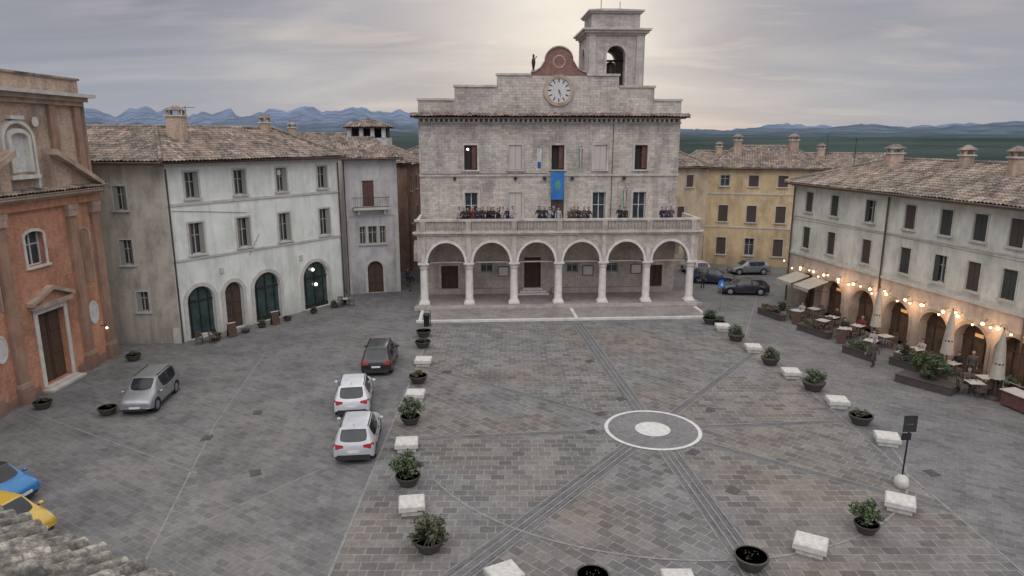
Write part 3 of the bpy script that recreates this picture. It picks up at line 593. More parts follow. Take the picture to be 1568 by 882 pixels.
def house(name,a,b,depth,h,rise,mat,wins,shut=m_louvd,hipl=3,hipr=3,chim=()):
    F=FC(a,b); g=G(name,F.p(F.L/2,0,-depth/2),world=True); ops=[(u,w,z0,z1,0) for (u,w,z0,z1) in wins]
    wall(g,'front_wall',mat,F,0,F.L,0,h,ops,rev=.2)
    for i,o in enumerate(ops): window(g,F,o,'shut' if (i*7)%5 else 'glass',trim=m_stonetrim,sill=m_stonetrim,shut=shut,tw=.08,rev=.2)
    for p,q in(((0,0),(0,-depth)),((F.L,0),(F.L,-depth)),((0,-depth),(F.L,-depth))): g.face('walls',mat,[F.p(p[0],0,p[1]),F.p(q[0],0,q[1]),F.p(q[0],h,q[1]),F.p(p[0],h,p[1])])
    m=-depth/2; e=.5; z=h-.02; t=h+rise
    roof(g,'roof',m_roof,F.p(-e,z,e),F.p(F.L+e,z,e),F.p(hipl,t,m),F.p(F.L-hipr,t,m)); roof(g,'roof',m_roof,F.p(F.L+e,z,-depth-e),F.p(-e,z,-depth-e),F.p(F.L-hipr,t,m),F.p(hipl,t,m))
    roof(g,'roof',m_roof,F.p(-e,z,-depth-e),F.p(-e,z,e),F.p(hipl,t,m-.05),F.p(hipl,t,m+.05)); roof(g,'roof',m_roof,F.p(F.L+e,z,e),F.p(F.L+e,z,-depth-e),F.p(F.L-hipr,t,m+.05),F.p(F.L-hipr,t,m-.05))
    cap(g,F.p(hipl,t+.08,m),F.p(F.L-hipr,t+.08,m)); cap(g,F.p(-e,z+.1,e),F.p(hipl,t+.08,m)); cap(g,F.p(F.L+e,z+.1,e),F.p(F.L-hipr,t+.08,m))
    g.tube('gutters',m_copper,F.p(-e,z-.05,e+.05),F.p(F.L+e,z-.05,e+.05),.08)
    for (x,y,w) in chim:
        q=F.p(x,0,-y); chimney(g,q.x,q.y,h,t+.7,w,w*.7)
    return g,F
g,F=house('alley_house',(-14,84),(-4,80),9,11.6,2,m_pink,[(2+2.6*i,.9,z,z+1.6) for i in range(3) for z in(1.5,5,8.6)],chim=[(3,2,.7)]); g.finish()
g,F=house('alley_house',(-10.9,72),(-10.5,80),5,11.4,1.5,m_pink,[(2,.8,8.5,10),(5,.8,8.5,10),(2,.8,5,6.6),(5,.8,5,6.6)]); g.finish()
g,F=house('alley_house',(-32,80),(-15,76),9,12.2,2.2,m_beige,[(2+3*i,.9,9,10.6) for i in range(5)],chim=[(6,3,.8),(13,4,.7)]); g.finish()
g=G('rooftop_belvedere',(-15.5,77,0),world=True)
for x in(-17.5,-16.2,-15,-13.8): g.box('piers',m_greyp,x-.2,x+.2,75.4,75.8,14,15.1)
g.box('base',m_greyp,-17.8,-13.5,75.5,79,10,14); g.box('back',m_dark,-17.6,-13.7,77.2,78.8,14,15.1)
for q in(((-18.2,75),(-13.1,75)),((-13.1,75),(-13.1,79.4)),((-13.1,79.4),(-18.2,79.4)),((-18.2,79.4),(-18.2,75))):
    roof(g,'roof',m_roof,(*q[0],15.1),(*q[1],15.1),(-15.65,77.2,16.1),(-15.64,77.2,16.1))
g.finish()
g,F=house('ochre_house',(21.7,77),(33,73.5),10,10.8,2.2,m_ochre,[(1.9+3.0*i,1.0,z,z+w) for i in range(4) for z,w in((8.8,1.2),(4.9,1.8),(1.2,1.9))],chim=[(3,3,.7),(9,4,.8)])
g.fb('string_courses',m_stonetrim,F,0,F.L,7.9,8.05,.0,.06); g.fb('string_courses',m_stonetrim,F,0,F.L,4.2,4.35,.0,.06); g.finish()
g,F=house('ochre_annexe',(16.2,75),(21.6,77.0),9,10.9,2.2,m_ochre2,[(1.5,.9,8.7,10.0),(3.6,.9,8.7,10),(2.6,.9,5,6.6)],chim=[(2,3,.7)]); g.finish()
g,F=house('distant_house',(36,95),(52,90),10,10.0,1.8,m_ochre2,[(2+3*i,.9,7,8.6) for i in range(5)],chim=[(6,4,.8)]); g.finish()
g,F=house('distant_house',(24,100),(38,98),10,10.2,1.8,m_beige,[(2+3*i,.9,7,8.6) for i in range(4)],chim=[(6,4,.8)]); g.finish()

# ------------------------------------------------------------ right long arcaded building
FR=FC((24.3,59.5),(30.6,27.0)); g=G('arcaded_palazzo',(27,45,0),world=True)
def uy(y): return (59.5-y)/(59.5-27.0)*FR.L
wy=[57.2,54,50,46.2,43.2,40.7,38.3,35.6,32.5,29.5]
t2=[(uy(y),.95,8.0,9.6,0) for y in wy]; t1=[(uy(y)-.0,.95,4.95,6.7,0) for y in wy]
ay=[56.3,53.2,49.7,46.3,43.1,40.2,37.4,34.4,31.2,28.4]; ao=[(uy(y),1.9 if y>55 else 2.35,.0,2.95,1.1) for y in ay]
wall(g,'front_wall',m_cream,FR,0,FR.L,4.3,10.3,t1+t2,rev=.22); wall(g,'ground_floor',m_creaml,FR,0,FR.L,0,4.3,ao,rev=.6)
for i,o in enumerate(t2+t1): window(g,FR,o,'open' if i in(2,9,14) else 'shut',trim=m_stonetrim,sill=m_stonetrim,shut=m_louvn if i%3 else m_louvd,tw=.09,rev=.22)
m_rest=M('restaurant_inside',(.13,.08,.05),(.04,.028,.02),scale=1.5)
for i,o in enumerate(ao):
    archtrim(g,'arch_trim',m_churchcor,FR,o,.22,-.01,.07); pane(g,'shop_glass',m_rest,FR,o,-.59)
    u,w=o[0],o[1]; g.fb('door_frames',m_wood,FR,u-.5,u-.44,0,2.9,-.588,-.5); g.fb('door_frames',m_wood,FR,u+.44,u+.5,0,2.9,-.588,-.5); g.fb('door_frames',m_wood,FR,u-w/2,u+w/2,1.95,2.02,-.587,-.51)
    g.fb('door_frames',m_wood,FR,u-w/2,u-.5,0,.6,-.586,-.51); g.fb('door_frames',m_wood,FR,u+.5,u+w/2,0,.6,-.586,-.51)
    if i%2: g.fb('warm_glow_panel',m_warmin,FR,u-.3,u+.3,2.1,2.3,-.58,-.53)  # glowing panel added for the warm light inside the arches
g.fb('string_courses',m_stonetrim,FR,0,FR.L,4.22,4.42,.001,.12); g.fb('string_courses',m_stonetrim,FR,0,FR.L,7.45,7.56,.001,.06); g.fb('string_courses',m_stonetrim,FR,0,FR.L,10.0,10.25,.001,.25)
for y in(59.2,48.2,36.9): g.tube('gutters',m_copper,FR.p(uy(y),0,.12),FR.p(uy(y),10.2,.12),.065)
g.tube('gutters',m_copper,FR.p(-.3,10.22,.72),FR.p(FR.L,10.22,.72),.09)
for a,b in(((0,0),(0,-11)),((0,-11),(FR.L,-11)),((FR.L,-11),(FR.L,0))): g.face('walls',m_cream,[FR.p(a[0],0,a[1]),FR.p(b[0],0,b[1]),FR.p(b[0],10.3,b[1]),FR.p(a[0],10.3,a[1])])
A0,A1,B0,B1=FR.p(-.4,10.28,.68),FR.p(FR.L+.4,10.28,.68),FR.p(4.5,12.3,-5.5),FR.p(FR.L-4,12.3,-5.5); A3=FR.p(-.4,10.28,-11.6);A4=FR.p(FR.L+.4,10.28,-11.6)
roof(g,'roof',m_roof,A0,A1,B0,B1); roof(g,'roof',m_roof,A3,A0,B0-FR.n*.05,B0+FR.n*.05); roof(g,'roof',m_roof,A4,A3,B1,B0)
cap(g,A0+V((0,0,.1)),B0+V((0,0,.08))); cap(g,B0+V((0,0,.08)),B1+V((0,0,.08)))
for u,d,w in((6,-4.5,1.0),(12.5,-4.8,.7),(17.5,-3.6,.7),(21.5,-4.2,.8),(26,-4.2,.8)):
    q=FR.p(u,0,d); chimney(g,q.x,q.y,11.3,12.8,w,w*.8)
k=0
while k<FR.L: g.fb('rafters',m_wood,FR,k,k+.1,10.16,10.24,.25,.62); k+=.6
g.tube('cables',m_iron,FR.p(.3,7.2,.1),FR.p(12,7.35,.1),.015,n=5); g.tube('cables',m_iron,FR.p(12,7.35,.1),FR.p(31,7.2,.1),.015,n=5)
g.finish()
g=G('string_lights',FR.p(10,3.5,.4),world=True)
u=0; pr=None; k=0
while u<FR.L-.3:
    ph=(u%3.1)/3.1; z=3.6-.5*math.sin(ph*math.pi); p=FR.p(u,z,.35+.12*math.sin(u*5))
    if pr: g.tube('cable',m_iron,pr,p,.012,n=5)
    if k%2==0: g.tube('sockets',m_iron,p,p-V((0,0,.08)),.03,n=6); g.ball('bulbs',m_bulb,p-V((0,0,.14)),.07,8)
    pr=p; u+=.52+.2*R.random(); k+=1
for y in ay[:7]:
    for dy in(-.9,.9):
        p=FR.p(uy(y)+dy,3.25,.3); g.ball('bulbs',m_bulb,p,.105,8); g.tube('sockets',m_iron,p,FR.p(uy(y)+dy,3.5,.0),.02,n=5)
g.finish()
for i,y in enumerate(ay[1:7]):
    l=bpy.data.lights.new('arch_lamp','POINT'); l.energy=42; l.color=(1,.64,.38); l.shadow_soft_size=.2; o=bpy.data.objects.new('arch_lamp',l); sc.collection.objects.link(o); o.location=FR.p(uy(y)+1.5,3.0,.8)

# ------------------------------------------------------------ church
FCh=FC((-26.5,32.3),(-26.3,43.5)); W=FCh.L; c0=5.7; g=G('church',(-26.5,38,0),world=True)
door=(c0,2.2,.25,4.4,0); win=(c0-.45,1.45,7.1,9.0,.25)
wall(g,'lower_facade',m_churchlo,FCh,0,W,0,10.2,[door,win],rev=.35)
window(g,FCh,door,'door',trim=m_stucco,tw=.28,rev=.35); window(g,FCh,win,'glass',frame=m_framew,trim=m_stucco,sill=m_stucco,tw=.16,rev=.35)
g.fb('portal',m_churchcor,FCh,c0-1.6,c0+1.6,4.75,5.0,.0,.35)
for s in(-1,1):
    g.hexa('portal',m_churchcor,[FCh.p(c0+s*1.8,5.0,0),FCh.p(c0,5.65,0),FCh.p(c0,5.65,.4),FCh.p(c0+s*1.8,5.0,.4),FCh.p(c0+s*1.8,5.2,0),FCh.p(c0,5.88,0),FCh.p(c0,5.88,.4),FCh.p(c0+s*1.8,5.2,.4)])
g.face('portal',m_churchlo,[FCh.p(c0-1.6,5.0,.1),FCh.p(c0+1.6,5.0,.1),FCh.p(c0,5.66,.1)])
for k in range(2): g.fb('steps',m_stonetrim,FCh,c0-1.5+k*.25,c0+1.5-k*.25,k*.12,.12+k*.12,.0,.6-k*.28)
for u in(.15,2.35,W-3.1,W-.85):
    g.fb('pilasters',m_churchpil,FCh,u,u+.7,1.1,9.5,.001,.22); g.fb('pilasters',m_churchpil,FCh,u-.1,u+.8,.0,.9,.001,.36); g.fb('pilasters',m_churchcor,FCh,u-.06,u+.76,.9,1.1,.001,.3); g.fb('pilasters',m_churchcor,FCh,u-.05,u+.75,9.5,9.9,.001,.3); g.fb('pilasters',m_churchcor,FCh,u-.1,u+.8,9.9,10.19,.001,.34)
    g.fb('upper_pilasters',m_churchpil,FCh,u+.05,u+.65,11.4,15.9,-.28,-.1)
for u in(1.65,W-1.7):
    disc(g,'medallions',m_stucco,FCh,u,3.3,.75,.06,.62,thick=.06,sx=.62); disc(g,'medallions',m_wring,FCh,u,3.3,.62,.03,sx=.62)
    archtrim(g,'niches',m_churchcor,FCh,(u,1.0,5.2,8.6,.5),.12,0.0,.06); pane(g,'niches',m_churchpil,FCh,(u,1.0,5.2,8.6,.5),.012)
g.fb('base',m_churchpil,FCh,0,c0-1.7,.0,.5,.001,.1); g.fb('base',m_churchpil,FCh,c0+1.7,W,.0,.5,.001,.1)
g.fb('entablature',m_churchlo,FCh,-.05,W+.05,10.2,10.7,-.1,.25); g.fb('entablature',m_churchcor,FCh,-.2,W+.2,10.7,10.85,-.1,.5); g.fb('entablature',m_churchcor,FCh,-.35,W+.35,10.85,11.05,-.1,.75)
roof(g,'entablature_tiles',m_roof,FCh.p(-.4,11.07,.8),FCh.p(W+.4,11.07,.8),FCh.p(-.4,11.25,-.2),FCh.p(W+.4,11.25,-.2))
wall(g,'upper_facade',m_churchup,FCh,.3,W-.3,11,16.2,[],d=-.3)
for s in(-1,1):
    ua=c0+s*5.7; ub=c0+s*1.6
    g.hexa('pediment',m_churchcor,[FCh.p(ua,11.1,-.28),FCh.p(ub,13.1,-.28),FCh.p(ub,13.1,.6),FCh.p(ua,11.1,.6),FCh.p(ua,11.38,-.28),FCh.p(ub,13.42,-.28),FCh.p(ub,13.42,.6),FCh.p(ua,11.38,.6)])
    g.face('pediment',m_churchup,[FCh.p(ua,11.12,.1),FCh.p(ub,13.12,.1),FCh.p(ub,11.12,.1)]); g.face('pediment',m_churchup,[FCh.p(ub,11.12,.1),FCh.p(ub,13.12,.1),FCh.p(ub,13.12,-.3),FCh.p(ub,11.12,-.3)])
nic=(c0-.35,1.25,12.2,14.3,.3); archtrim(g,'blind_window',m_stucco,FCh,nic,.22,-.3,.0); pane(g,'blind_window',m_wring,FCh,nic,-.27); g.fb('blind_window',m_stucco,FCh,nic[0]-1.1,nic[0]+1.1,11.85,12.05,-.3,.12)
archtrim(g,'blind_window',m_stucco,FCh,(nic[0],2.1,11.3,14.8,.9),.18,-.3,-.05); g.fb('blind_window',m_stucco,FCh,nic[0]-.5,nic[0]+.5,15.0,15.2,-.3,.05)
for s in(-1,1): disc(g,'blind_window',m_stucco,FCh,nic[0]+s*1.5,14.9,.28,-.1,.0,N=12)
g.fb('top_cornice',m_churchcor,FCh,.1,W-.1,15.9,16.15,-.35,.0); g.fb('top_cornice',m_churchcor,FCh,-.1,W+.1,16.15,16.4,-.35,.25); g.fb('top_cornice',m_stonetrim,FCh,-.45,W+.45,16.4,16.6,-.6,.55)
g.fb('attic',m_churchup,FCh,.2,W-.2,16.6,17.4,-.8,-.1); g.fb('attic',m_roof,FCh,.1,W-.1,17.4,17.52,-.9,.0)
for a,b in(((0,0),(0,-18)),((0,-18),(W,-18)),((W,-18),(W,0))): g.face('nave_walls',m_churchup,[FCh.p(a[0],0,a[1]),FCh.p(b[0],0,b[1]),FCh.p(b[0],16.2,b[1]),FCh.p(a[0],16.2,a[1])])
g.face('roof',m_roof,[FCh.p(0,16.3,-.8),FCh.p(W,16.3,-.8),FCh.p(W,16.3,-18),FCh.p(0,16.3,-18)])
g.tube('lamp',m_iron,FCh.p(W-1.2,2.3,.0),FCh.p(W-1.2,2.35,.4),.03); g.ball('lamp',m_lampw,FCh.p(W-1.2,2.15,.4),.07)
g.finish()
g,F=house('side_house',(-27.2,16),(-26.9,31.9),9,12,2,m_ochre2,[(2+3.2*i,1,z,z+1.7) for i in range(4) for z in(1.5,5.5,9)]); g.finish()

# ------------------------------------------------------------ foreground tiled roof
g=G('tiled_roof_house',(-5,5,0),world=True)
A=V((-6.6,7.3,9.92)); e=V((.898,-.441,0)); s=V((-.441,-.898,.30)).normalized(); nn=e.cross(s); nn=nn if nn.z>0 else -nn
def halfpipe(p,dr,r0,r1,ln,up=True,N=7):
    vs=[];side=dr.cross(nn).normalized()
    for (q,r) in((p,r0),(p+dr*ln,r1)):
        for th in(0,-.018):
            for i in range(N):
                a=math.pi*i/(N-1); vs.append(q+side*math.cos(a)*(r+th)+nn*math.sin(a)*(r+th)*(1 if up else -1))
    fs=[(i,i+1,2*N+i+1,2*N+i) for i in range(N-1)]+[(i,i+1,N+i+1,N+i) for i in range(N-1)]+[(N+i,N+i+1,3*N+i+1,3*N+i) for i in range(N-1)]
    cid=R.randint(0,999); g.mesh('tiles',m_roof2,vs,fs,True,[[(cid+.5,.5)]*4]*len(fs))
for i in range(30):
    for j in range(14):
        p=A+e*(i*.21+R.uniform(-.015,.015))+s*(j*.33+R.uniform(-.045,.045))+nn*(.02+R.uniform(-.01,.02)); 
        dr=(s+e*R.uniform(-.07,.07)).normalized(); halfpipe(p+nn*.07,(dr-nn*.03),.092,.076,.44); halfpipe(p+e*.105+nn*.045,(dr-nn*.03),.075,.085,.44,False)
g.face('deck',m_wood,[A-nn*.06,A+e*6.5-nn*.06,A+e*6.5+s*5-nn*.06,A+s*5-nn*.06])
iw=V((s.x,s.y,0)).normalized()
for a,b in((A+iw*.4,A+e*6.4+iw*.4),(A+iw*.4,A+iw*4.5)): g.face('wall',m_beige,[V((a.x,a.y,0)),V((b.x,b.y,0)),V((b.x,b.y,9.85)),V((a.x,a.y,9.85))])
g.finish()

# ------------------------------------------------------------ vehicles
def car(name,x,y,head,Lc,Wc,Hc,paint,roofm=None,rails=False,cowl=.74,rf=.60,rg=.12,z0=0):
    h=Hc; hood=.66*Hc
    ST=[(0,.40,.60,.70,.84,.80),(.010,.30,.80,.90,.93,.86),(.03,.26,.90,1.02,.975,.86),(rg,.24,.97,h-.07,1.0,.69),(rg+.035,.22,.97,h-.02,1,.705),(.36,.22,.96,h,1,.72),(.395,.22,.96,h,1,.72),(rf-.03,.22,.94,h-.035,1,.715),(rf,.22,.93,h-.07,1,.70),(cowl,.22,.90,hood,1,.80),(cowl+.02,.22,.89,hood-.005,1,.80),(.90,.24,.80,hood*.9,.985,.80),(.97,.28,.66,hood*.76,.92,.76),(.995,.36,.55,hood*.62,.84,.70)]
    rp=roofm or paint; mats=[paint,m_cglass,m_blackp,rp]
    vs=[];fs=[];ms=[]
    for (xf,zb,zl,zt,w,tw) in ST:
        X=-Lc/2+xf*Lc; w*=Wc/2; tw*=Wc/2; zl=min(zl,zt-.06)
        half=[(0,zb),(.8*w,zb),(w*.985,zb+.08),(w,(zb+zl)/2),(w*.975,zl),(tw,zt-.04),(tw*.86,zt),(0,zt+.015)]
        ring=half+[(-a,b) for a,b in half[-2:0:-1]]
        for a,b in ring: vs.append((X,a,b))
    NR=14
    for i in range(len(ST)-1):
        for k in range(NR):
            a=i*NR+k;b=i*NR+(k+1)%NR; fs.append((a,b,b+NR,a+NR)); m=0
            kk=k if k<7 else 13-k
            if kk==4:
                if i in(4,6): m=1
                elif i==5: m=2
            if kk==6 or kk==5:
                if i==2: m=1 if kk==6 else 0
                elif i==8: m=1 if kk==6 else 0
                elif 3<=i<=7: m=3
            if kk<=1: m=2
            ms.append(m)
    fs.append(tuple(range(NR))); ms.append(0); fs.append(tuple((len(ST)-1)*NR+k for k in range(NR))); ms.append(0)
    me=bpy.data.meshes.new('body'); me.from_pydata(vs,[],fs)
    for m in mats: me.materials.append(m)
    me.polygons.foreach_set('material_index',ms)
    bm=bmesh.new(); bm.from_mesh(me); bmesh.ops.recalc_face_normals(bm,faces=bm.faces)
    cl=bm.edges.layers.float.new('crease_edge')
    for ed in bm.edges:
        mi={f.material_index for f in ed.link_faces}
        if len(mi)>1: ed[cl]=.55
    bm.to_mesh(me); bm.free(); me.polygons.foreach_set('use_smooth',[True]*len(me.polygons))
    ob=bpy.data.objects.new('body',me); sc.collection.objects.link(ob)
    ss=ob.modifiers.new('s','SUBSURF'); ss.levels=2; ss.render_levels=2
    rw=.33 if Hc<1.6 else .35; wx=[-Lc/2+.19*Lc,-Lc/2+.815*Lc]; cut=[]
    for X in wx:
        cm=bpy.data.meshes.new('c'); b2=bmesh.new(); bmesh.ops.create_cone(b2,cap_ends=True,segments=24,radius1=rw+.05,radius2=rw+.05,depth=Wc+.4,matrix=Matrix.Translation((X,0,rw))@Matrix.Rotation(math.pi/2,4,'X')); 
        for f in b2.faces: f.material_index=2
        b2.to_mesh(cm); b2.free()
        for m in mats: cm.materials.append(m)
        co=bpy.data.objects.new('c',cm); sc.collection.objects.link(co); cut.append(co)
        md=ob.modifiers.new('b','BOOLEAN'); md.object=co; md.operation='DIFFERENCE'; md.solver='EXACT'
    bpy.context.view_layer.update(); dg=bpy.context.evaluated_depsgraph_get(); nme=bpy.data.meshes.new_from_object(ob.evaluated_get(dg))
    bpy.data.objects.remove(ob); [bpy.data.objects.remove(c) for c in cut]
    body=bpy.data.objects.new('body',nme); sc.collection.objects.link(body)
    g=G(name,(x,y,z0),head); g.extra.append(body)
    for X in wx:
        for sg in(-1,1):
            yc=sg*(Wc/2-.12); pr=[(rw*.62,-.1),(rw*.9,-.11),(rw,-.08),(rw,.08),(rw*.9,.11),(rw*.62,.1)]
            g.lathe('wheels',m_tyre,(X,yc,rw),pr,22,axis='y'); g.lathe('wheels',m_blackp,(X,yc,rw),[(rw*.63,-.06),(rw*.63,.06)],20,axis='y')
            for k in range(5):
                a=2*math.pi*k/5; p=V((X,yc+sg*.085,rw)); q=p+V((math.cos(a),0,math.sin(a)))*rw*.62; g.tube('rims',m_rim,p,q,.035,.028,6)
            g.lathe('rims',m_rim,(X,yc+sg*.08,rw),[(rw*.64,-.012),(rw*.66,.02),(rw*.58,.022)],20,axis='y')
    hw=Wc/2
    for sg in(-1,1):
        g.hexa('tail_lamps',m_tail,[V((-Lc/2+.02,sg*(hw-.48),.78)),V((-Lc/2+.02,sg*(hw-.14),.76)),V((-Lc/2+.22,sg*(hw-.025),.78)),V((-Lc/2+.22,sg*(hw-.3),.78)),V((-Lc/2+.05,sg*(hw-.48),.93)),V((-Lc/2+.06,sg*(hw-.15),.98)),V((-Lc/2+.25,sg*(hw-.035),.98)),V((-Lc/2+.25,sg*(hw-.3),.95))])
        g.hexa('head_lamps',m_head,[V((Lc/2-.09,sg*(hw-.48),.60)),V((Lc/2-.18,sg*(hw-.2),.60)),V((Lc/2-.42,sg*(hw-.04),.66)),V((Lc/2-.42,sg*(hw-.4),.66)),V((Lc/2-.14,sg*(hw-.5),.72)),V((Lc/2-.24,sg*(hw-.2),.75)),V((Lc/2-.5,sg*(hw-.055),.80)),V((Lc/2-.5,sg*(hw-.4),.8))])
        mx=-Lc/2+cowl*Lc-.22; g.ball('mirrors',paint,(mx,sg*(hw+.09),.99),.1,8,.75); g.tube('mirrors',m_blackp,(mx,sg*(hw-.1),.92),(mx,sg*(hw+.05),.97),.025)
        for xx in(-.05,.9): g.box('handles',m_blackp,-Lc/2+.42*Lc+xx*.9-.5,-Lc/2+.42*Lc+xx*.9-.34,sg*(hw-.005)-.02,sg*(hw-.005)+.02,.83,.86)
        if rails: 
            g.tube('roof_rails',m_blackp,(-Lc/2+.17*Lc,sg*hw*.66,Hc+.0),(-Lc/2+.58*Lc,sg*hw*.66,Hc-.0),.022)
            for q in(.17,.37,.58): g.tube('roof_rails',m_blackp,(-Lc/2+q*Lc,sg*hw*.66,Hc-.07),(-Lc/2+q*Lc,sg*hw*.66,Hc),.02)
        g.box('sills',m_blackp,-Lc*.2,Lc*.2,sg*(hw-.03)-.025,sg*(hw-.03)+.02,.24,.36)
    g.box('bumpers',m_blackp,-Lc/2-.012,-Lc/2+.2,-hw*.78,hw*.78,.26,.50); g.box('bumpers',m_blackp,Lc/2-.2,Lc/2-.01,-hw*.62,hw*.62,.30,.42); g.box('grille',m_blackp,Lc/2-.16,Lc/2-.035,-hw*.42,hw*.42,.50,.62)
    g.box('plates',m_plate,-Lc/2-.025,-Lc/2+.04,-.26,.26,.58,.69); g.box('plates',m_plate,Lc/2-.05,Lc/2+.005,-.26,.26,.43,.53)
    g.tube('aerial',m_blackp,(-Lc/2+.17*Lc,0,Hc),(-Lc/2+.12*Lc,0,Hc+.16),.012,n=5)
    return g.finish()
p_sil=PAINT('paint_silver',(.33,.34,.345),.5); p_blk=PAINT('paint_black',(.018,.018,.02)); p_wht=PAINT('paint_white',(.62,.63,.64)); p_wht2=PAINT('paint_pearl',(.48,.49,.50)); p_blu=PAINT('paint_blue',(.02,.18,.42)); p_yel=PAINT('paint_yellow',(.55,.36,.05)); p_dbl=PAINT('paint_dark_blue',(.02,.03,.06)); p_gry=PAINT('paint_grey',(.22,.23,.24),.4); p_dk=PAINT('paint_anthracite',(.035,.037,.042),.3)
rd=math.radians
car('parked_minivan',-19.6,35.1,rd(-84),4.2,1.76,1.66,p_sil,rails=True,cowl=.79,rf=.64,rg=.09)
car('parked_suv',-8.3,41.3,rd(94),4.55,1.88,1.70,p_blk,rails=True)
car('parked_car',-8.5,34.9,rd(99),4.3,1.84,1.60,p_wht,rails=True)
car('parked_car',-7.15,29.8,rd(96),4.25,1.82,1.56,p_wht2,rails=True)
car('parked_small_car',-20.6,24.7,rd(-10),3.4,1.62,1.5,p_blu,roofm=p_blk,cowl=.8,rf=.64)
car('parked_small_car',-18.3,22.2,rd(-14),3.5,1.62,1.5,p_yel,cowl=.8,rf=.64)
car('parked_car',21.3,61.6,rd(175),4.3,1.8,1.46,p_dk)
car('parked_car',19.9,66.3,rd(-20),4.4,1.8,1.48,p_dbl)
car('parked_car',24.9,71,rd(185),4.2,1.8,1.5,p_gry)
car('parked_car',19.3,71,rd(100),4.2,1.8,1.5,p_wht2)

# ------------------------------------------------------------ planters and stone seats
def leaves(g,part,cx,cy,cz,rx,ry,rz,n,size,mats,rr,clumps=14,stems=True):
    cl=[]
    for k in range(clumps):
        a=rr.uniform(0,6.283); q=rr.uniform(0,1)**.5; h=rr.uniform(-.8,1.0); w=math.sqrt(max(.05,1-h*h*.8))
        cl.append((V((cx+rx*q*w*math.cos(a)*.85,cy+ry*q*w*math.sin(a)*.85,cz+rz*h*.85)),rr.uniform(.18,.42)*max(min(rx,ry),rz)))
        if stems: g.tube('stems',m_wood,(cx+(cl[-1][0].x-cx)*.4,cy+(cl[-1][0].y-cy)*.4,cz-rz),cl[-1][0],.012,.006,5)
    bins={}
    for i in range(n):
        c,r=cl[rr.randrange(clumps)]; d=V((rr.gauss(0,1),rr.gauss(0,1),rr.gauss(0,1))).normalized()*r*rr.uniform(.5,1.25); p=c+d
        nrm=(d.normalized()+V((rr.uniform(-.6,.6),rr.uniform(-.6,.6),rr.uniform(-.3,.9)))).normalized(); a=nrm.orthogonal().normalized(); a=(Matrix.Rotation(rr.uniform(0,6.28),3,nrm)@a); b=nrm.cross(a); s=size*rr.uniform(.6,1.3)
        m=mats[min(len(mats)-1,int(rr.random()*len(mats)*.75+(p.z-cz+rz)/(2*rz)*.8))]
        bins.setdefault(m,[]).append((p-a*s,p+b*s*.45,p+a*s,p-b*s*.45))
    for m,qs in bins.items():
        vs=[v for q in qs for v in q]; g.mesh(part,m,vs,[(4*i,4*i+1,4*i+2,4*i+3) for i in range(len(qs))])
bowl=[(.32,0),(.36,.02),(.38,.08),(.5,.28),(.54,.36),(.56,.38),(.56,.44),(.50,.445),(.48,.38)]
def planter(kind,seed):
    rr=random.Random(seed); g=G('round_planter',(0,0,-50)); g.lathe('bowl',m_conc,(0,0,0),bowl[:-2],20); g.lathe('bowl',m_conc,(0,0,0),bowl[-3:],20); g.lathe('soil',m_soil,(0,0,0),[(.50,.38),(.3,.41),(.01,.43)],16)
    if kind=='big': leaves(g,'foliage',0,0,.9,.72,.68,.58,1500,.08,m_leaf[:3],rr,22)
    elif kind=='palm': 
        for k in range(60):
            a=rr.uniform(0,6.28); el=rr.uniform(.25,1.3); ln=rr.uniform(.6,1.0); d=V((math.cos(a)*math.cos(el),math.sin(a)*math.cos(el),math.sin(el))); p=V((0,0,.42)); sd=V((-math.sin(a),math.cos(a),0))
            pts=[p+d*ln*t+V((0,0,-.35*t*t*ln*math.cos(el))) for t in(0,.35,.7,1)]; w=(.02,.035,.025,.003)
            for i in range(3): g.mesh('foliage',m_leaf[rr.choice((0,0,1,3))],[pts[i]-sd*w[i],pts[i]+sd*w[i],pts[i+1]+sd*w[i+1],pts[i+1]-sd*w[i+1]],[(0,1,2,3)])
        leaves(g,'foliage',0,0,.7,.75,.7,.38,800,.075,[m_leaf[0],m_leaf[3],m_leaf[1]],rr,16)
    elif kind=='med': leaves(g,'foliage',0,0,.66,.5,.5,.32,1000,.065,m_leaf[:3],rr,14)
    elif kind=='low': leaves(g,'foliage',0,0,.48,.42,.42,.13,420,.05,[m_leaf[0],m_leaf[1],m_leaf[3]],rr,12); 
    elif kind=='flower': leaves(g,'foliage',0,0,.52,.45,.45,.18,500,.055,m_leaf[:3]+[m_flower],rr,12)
    elif kind=='empty': leaves(g,'foliage',0,0,.42,.35,.35,.05,90,.04,[m_leaf[3],m_leaf[0]],rr,6,False)
    return g.finish()
PL={k:planter(k,i+3) for i,k in enumerate(('big','palm','med','low','flower','empty'))}
used=set()
def place(kind,x,y,s=1.0,rot=None):
    rot=R.uniform(0,6.28) if rot is None else rot
    if kind not in used:
        used.add(kind); o=PL[kind]; o.location=(x,y,.02); o.rotation_euler=(0,0,rot); o.scale=(s,)*3
    else: dup(PL[kind],'round_planter',(x,y,.02),rot,s)
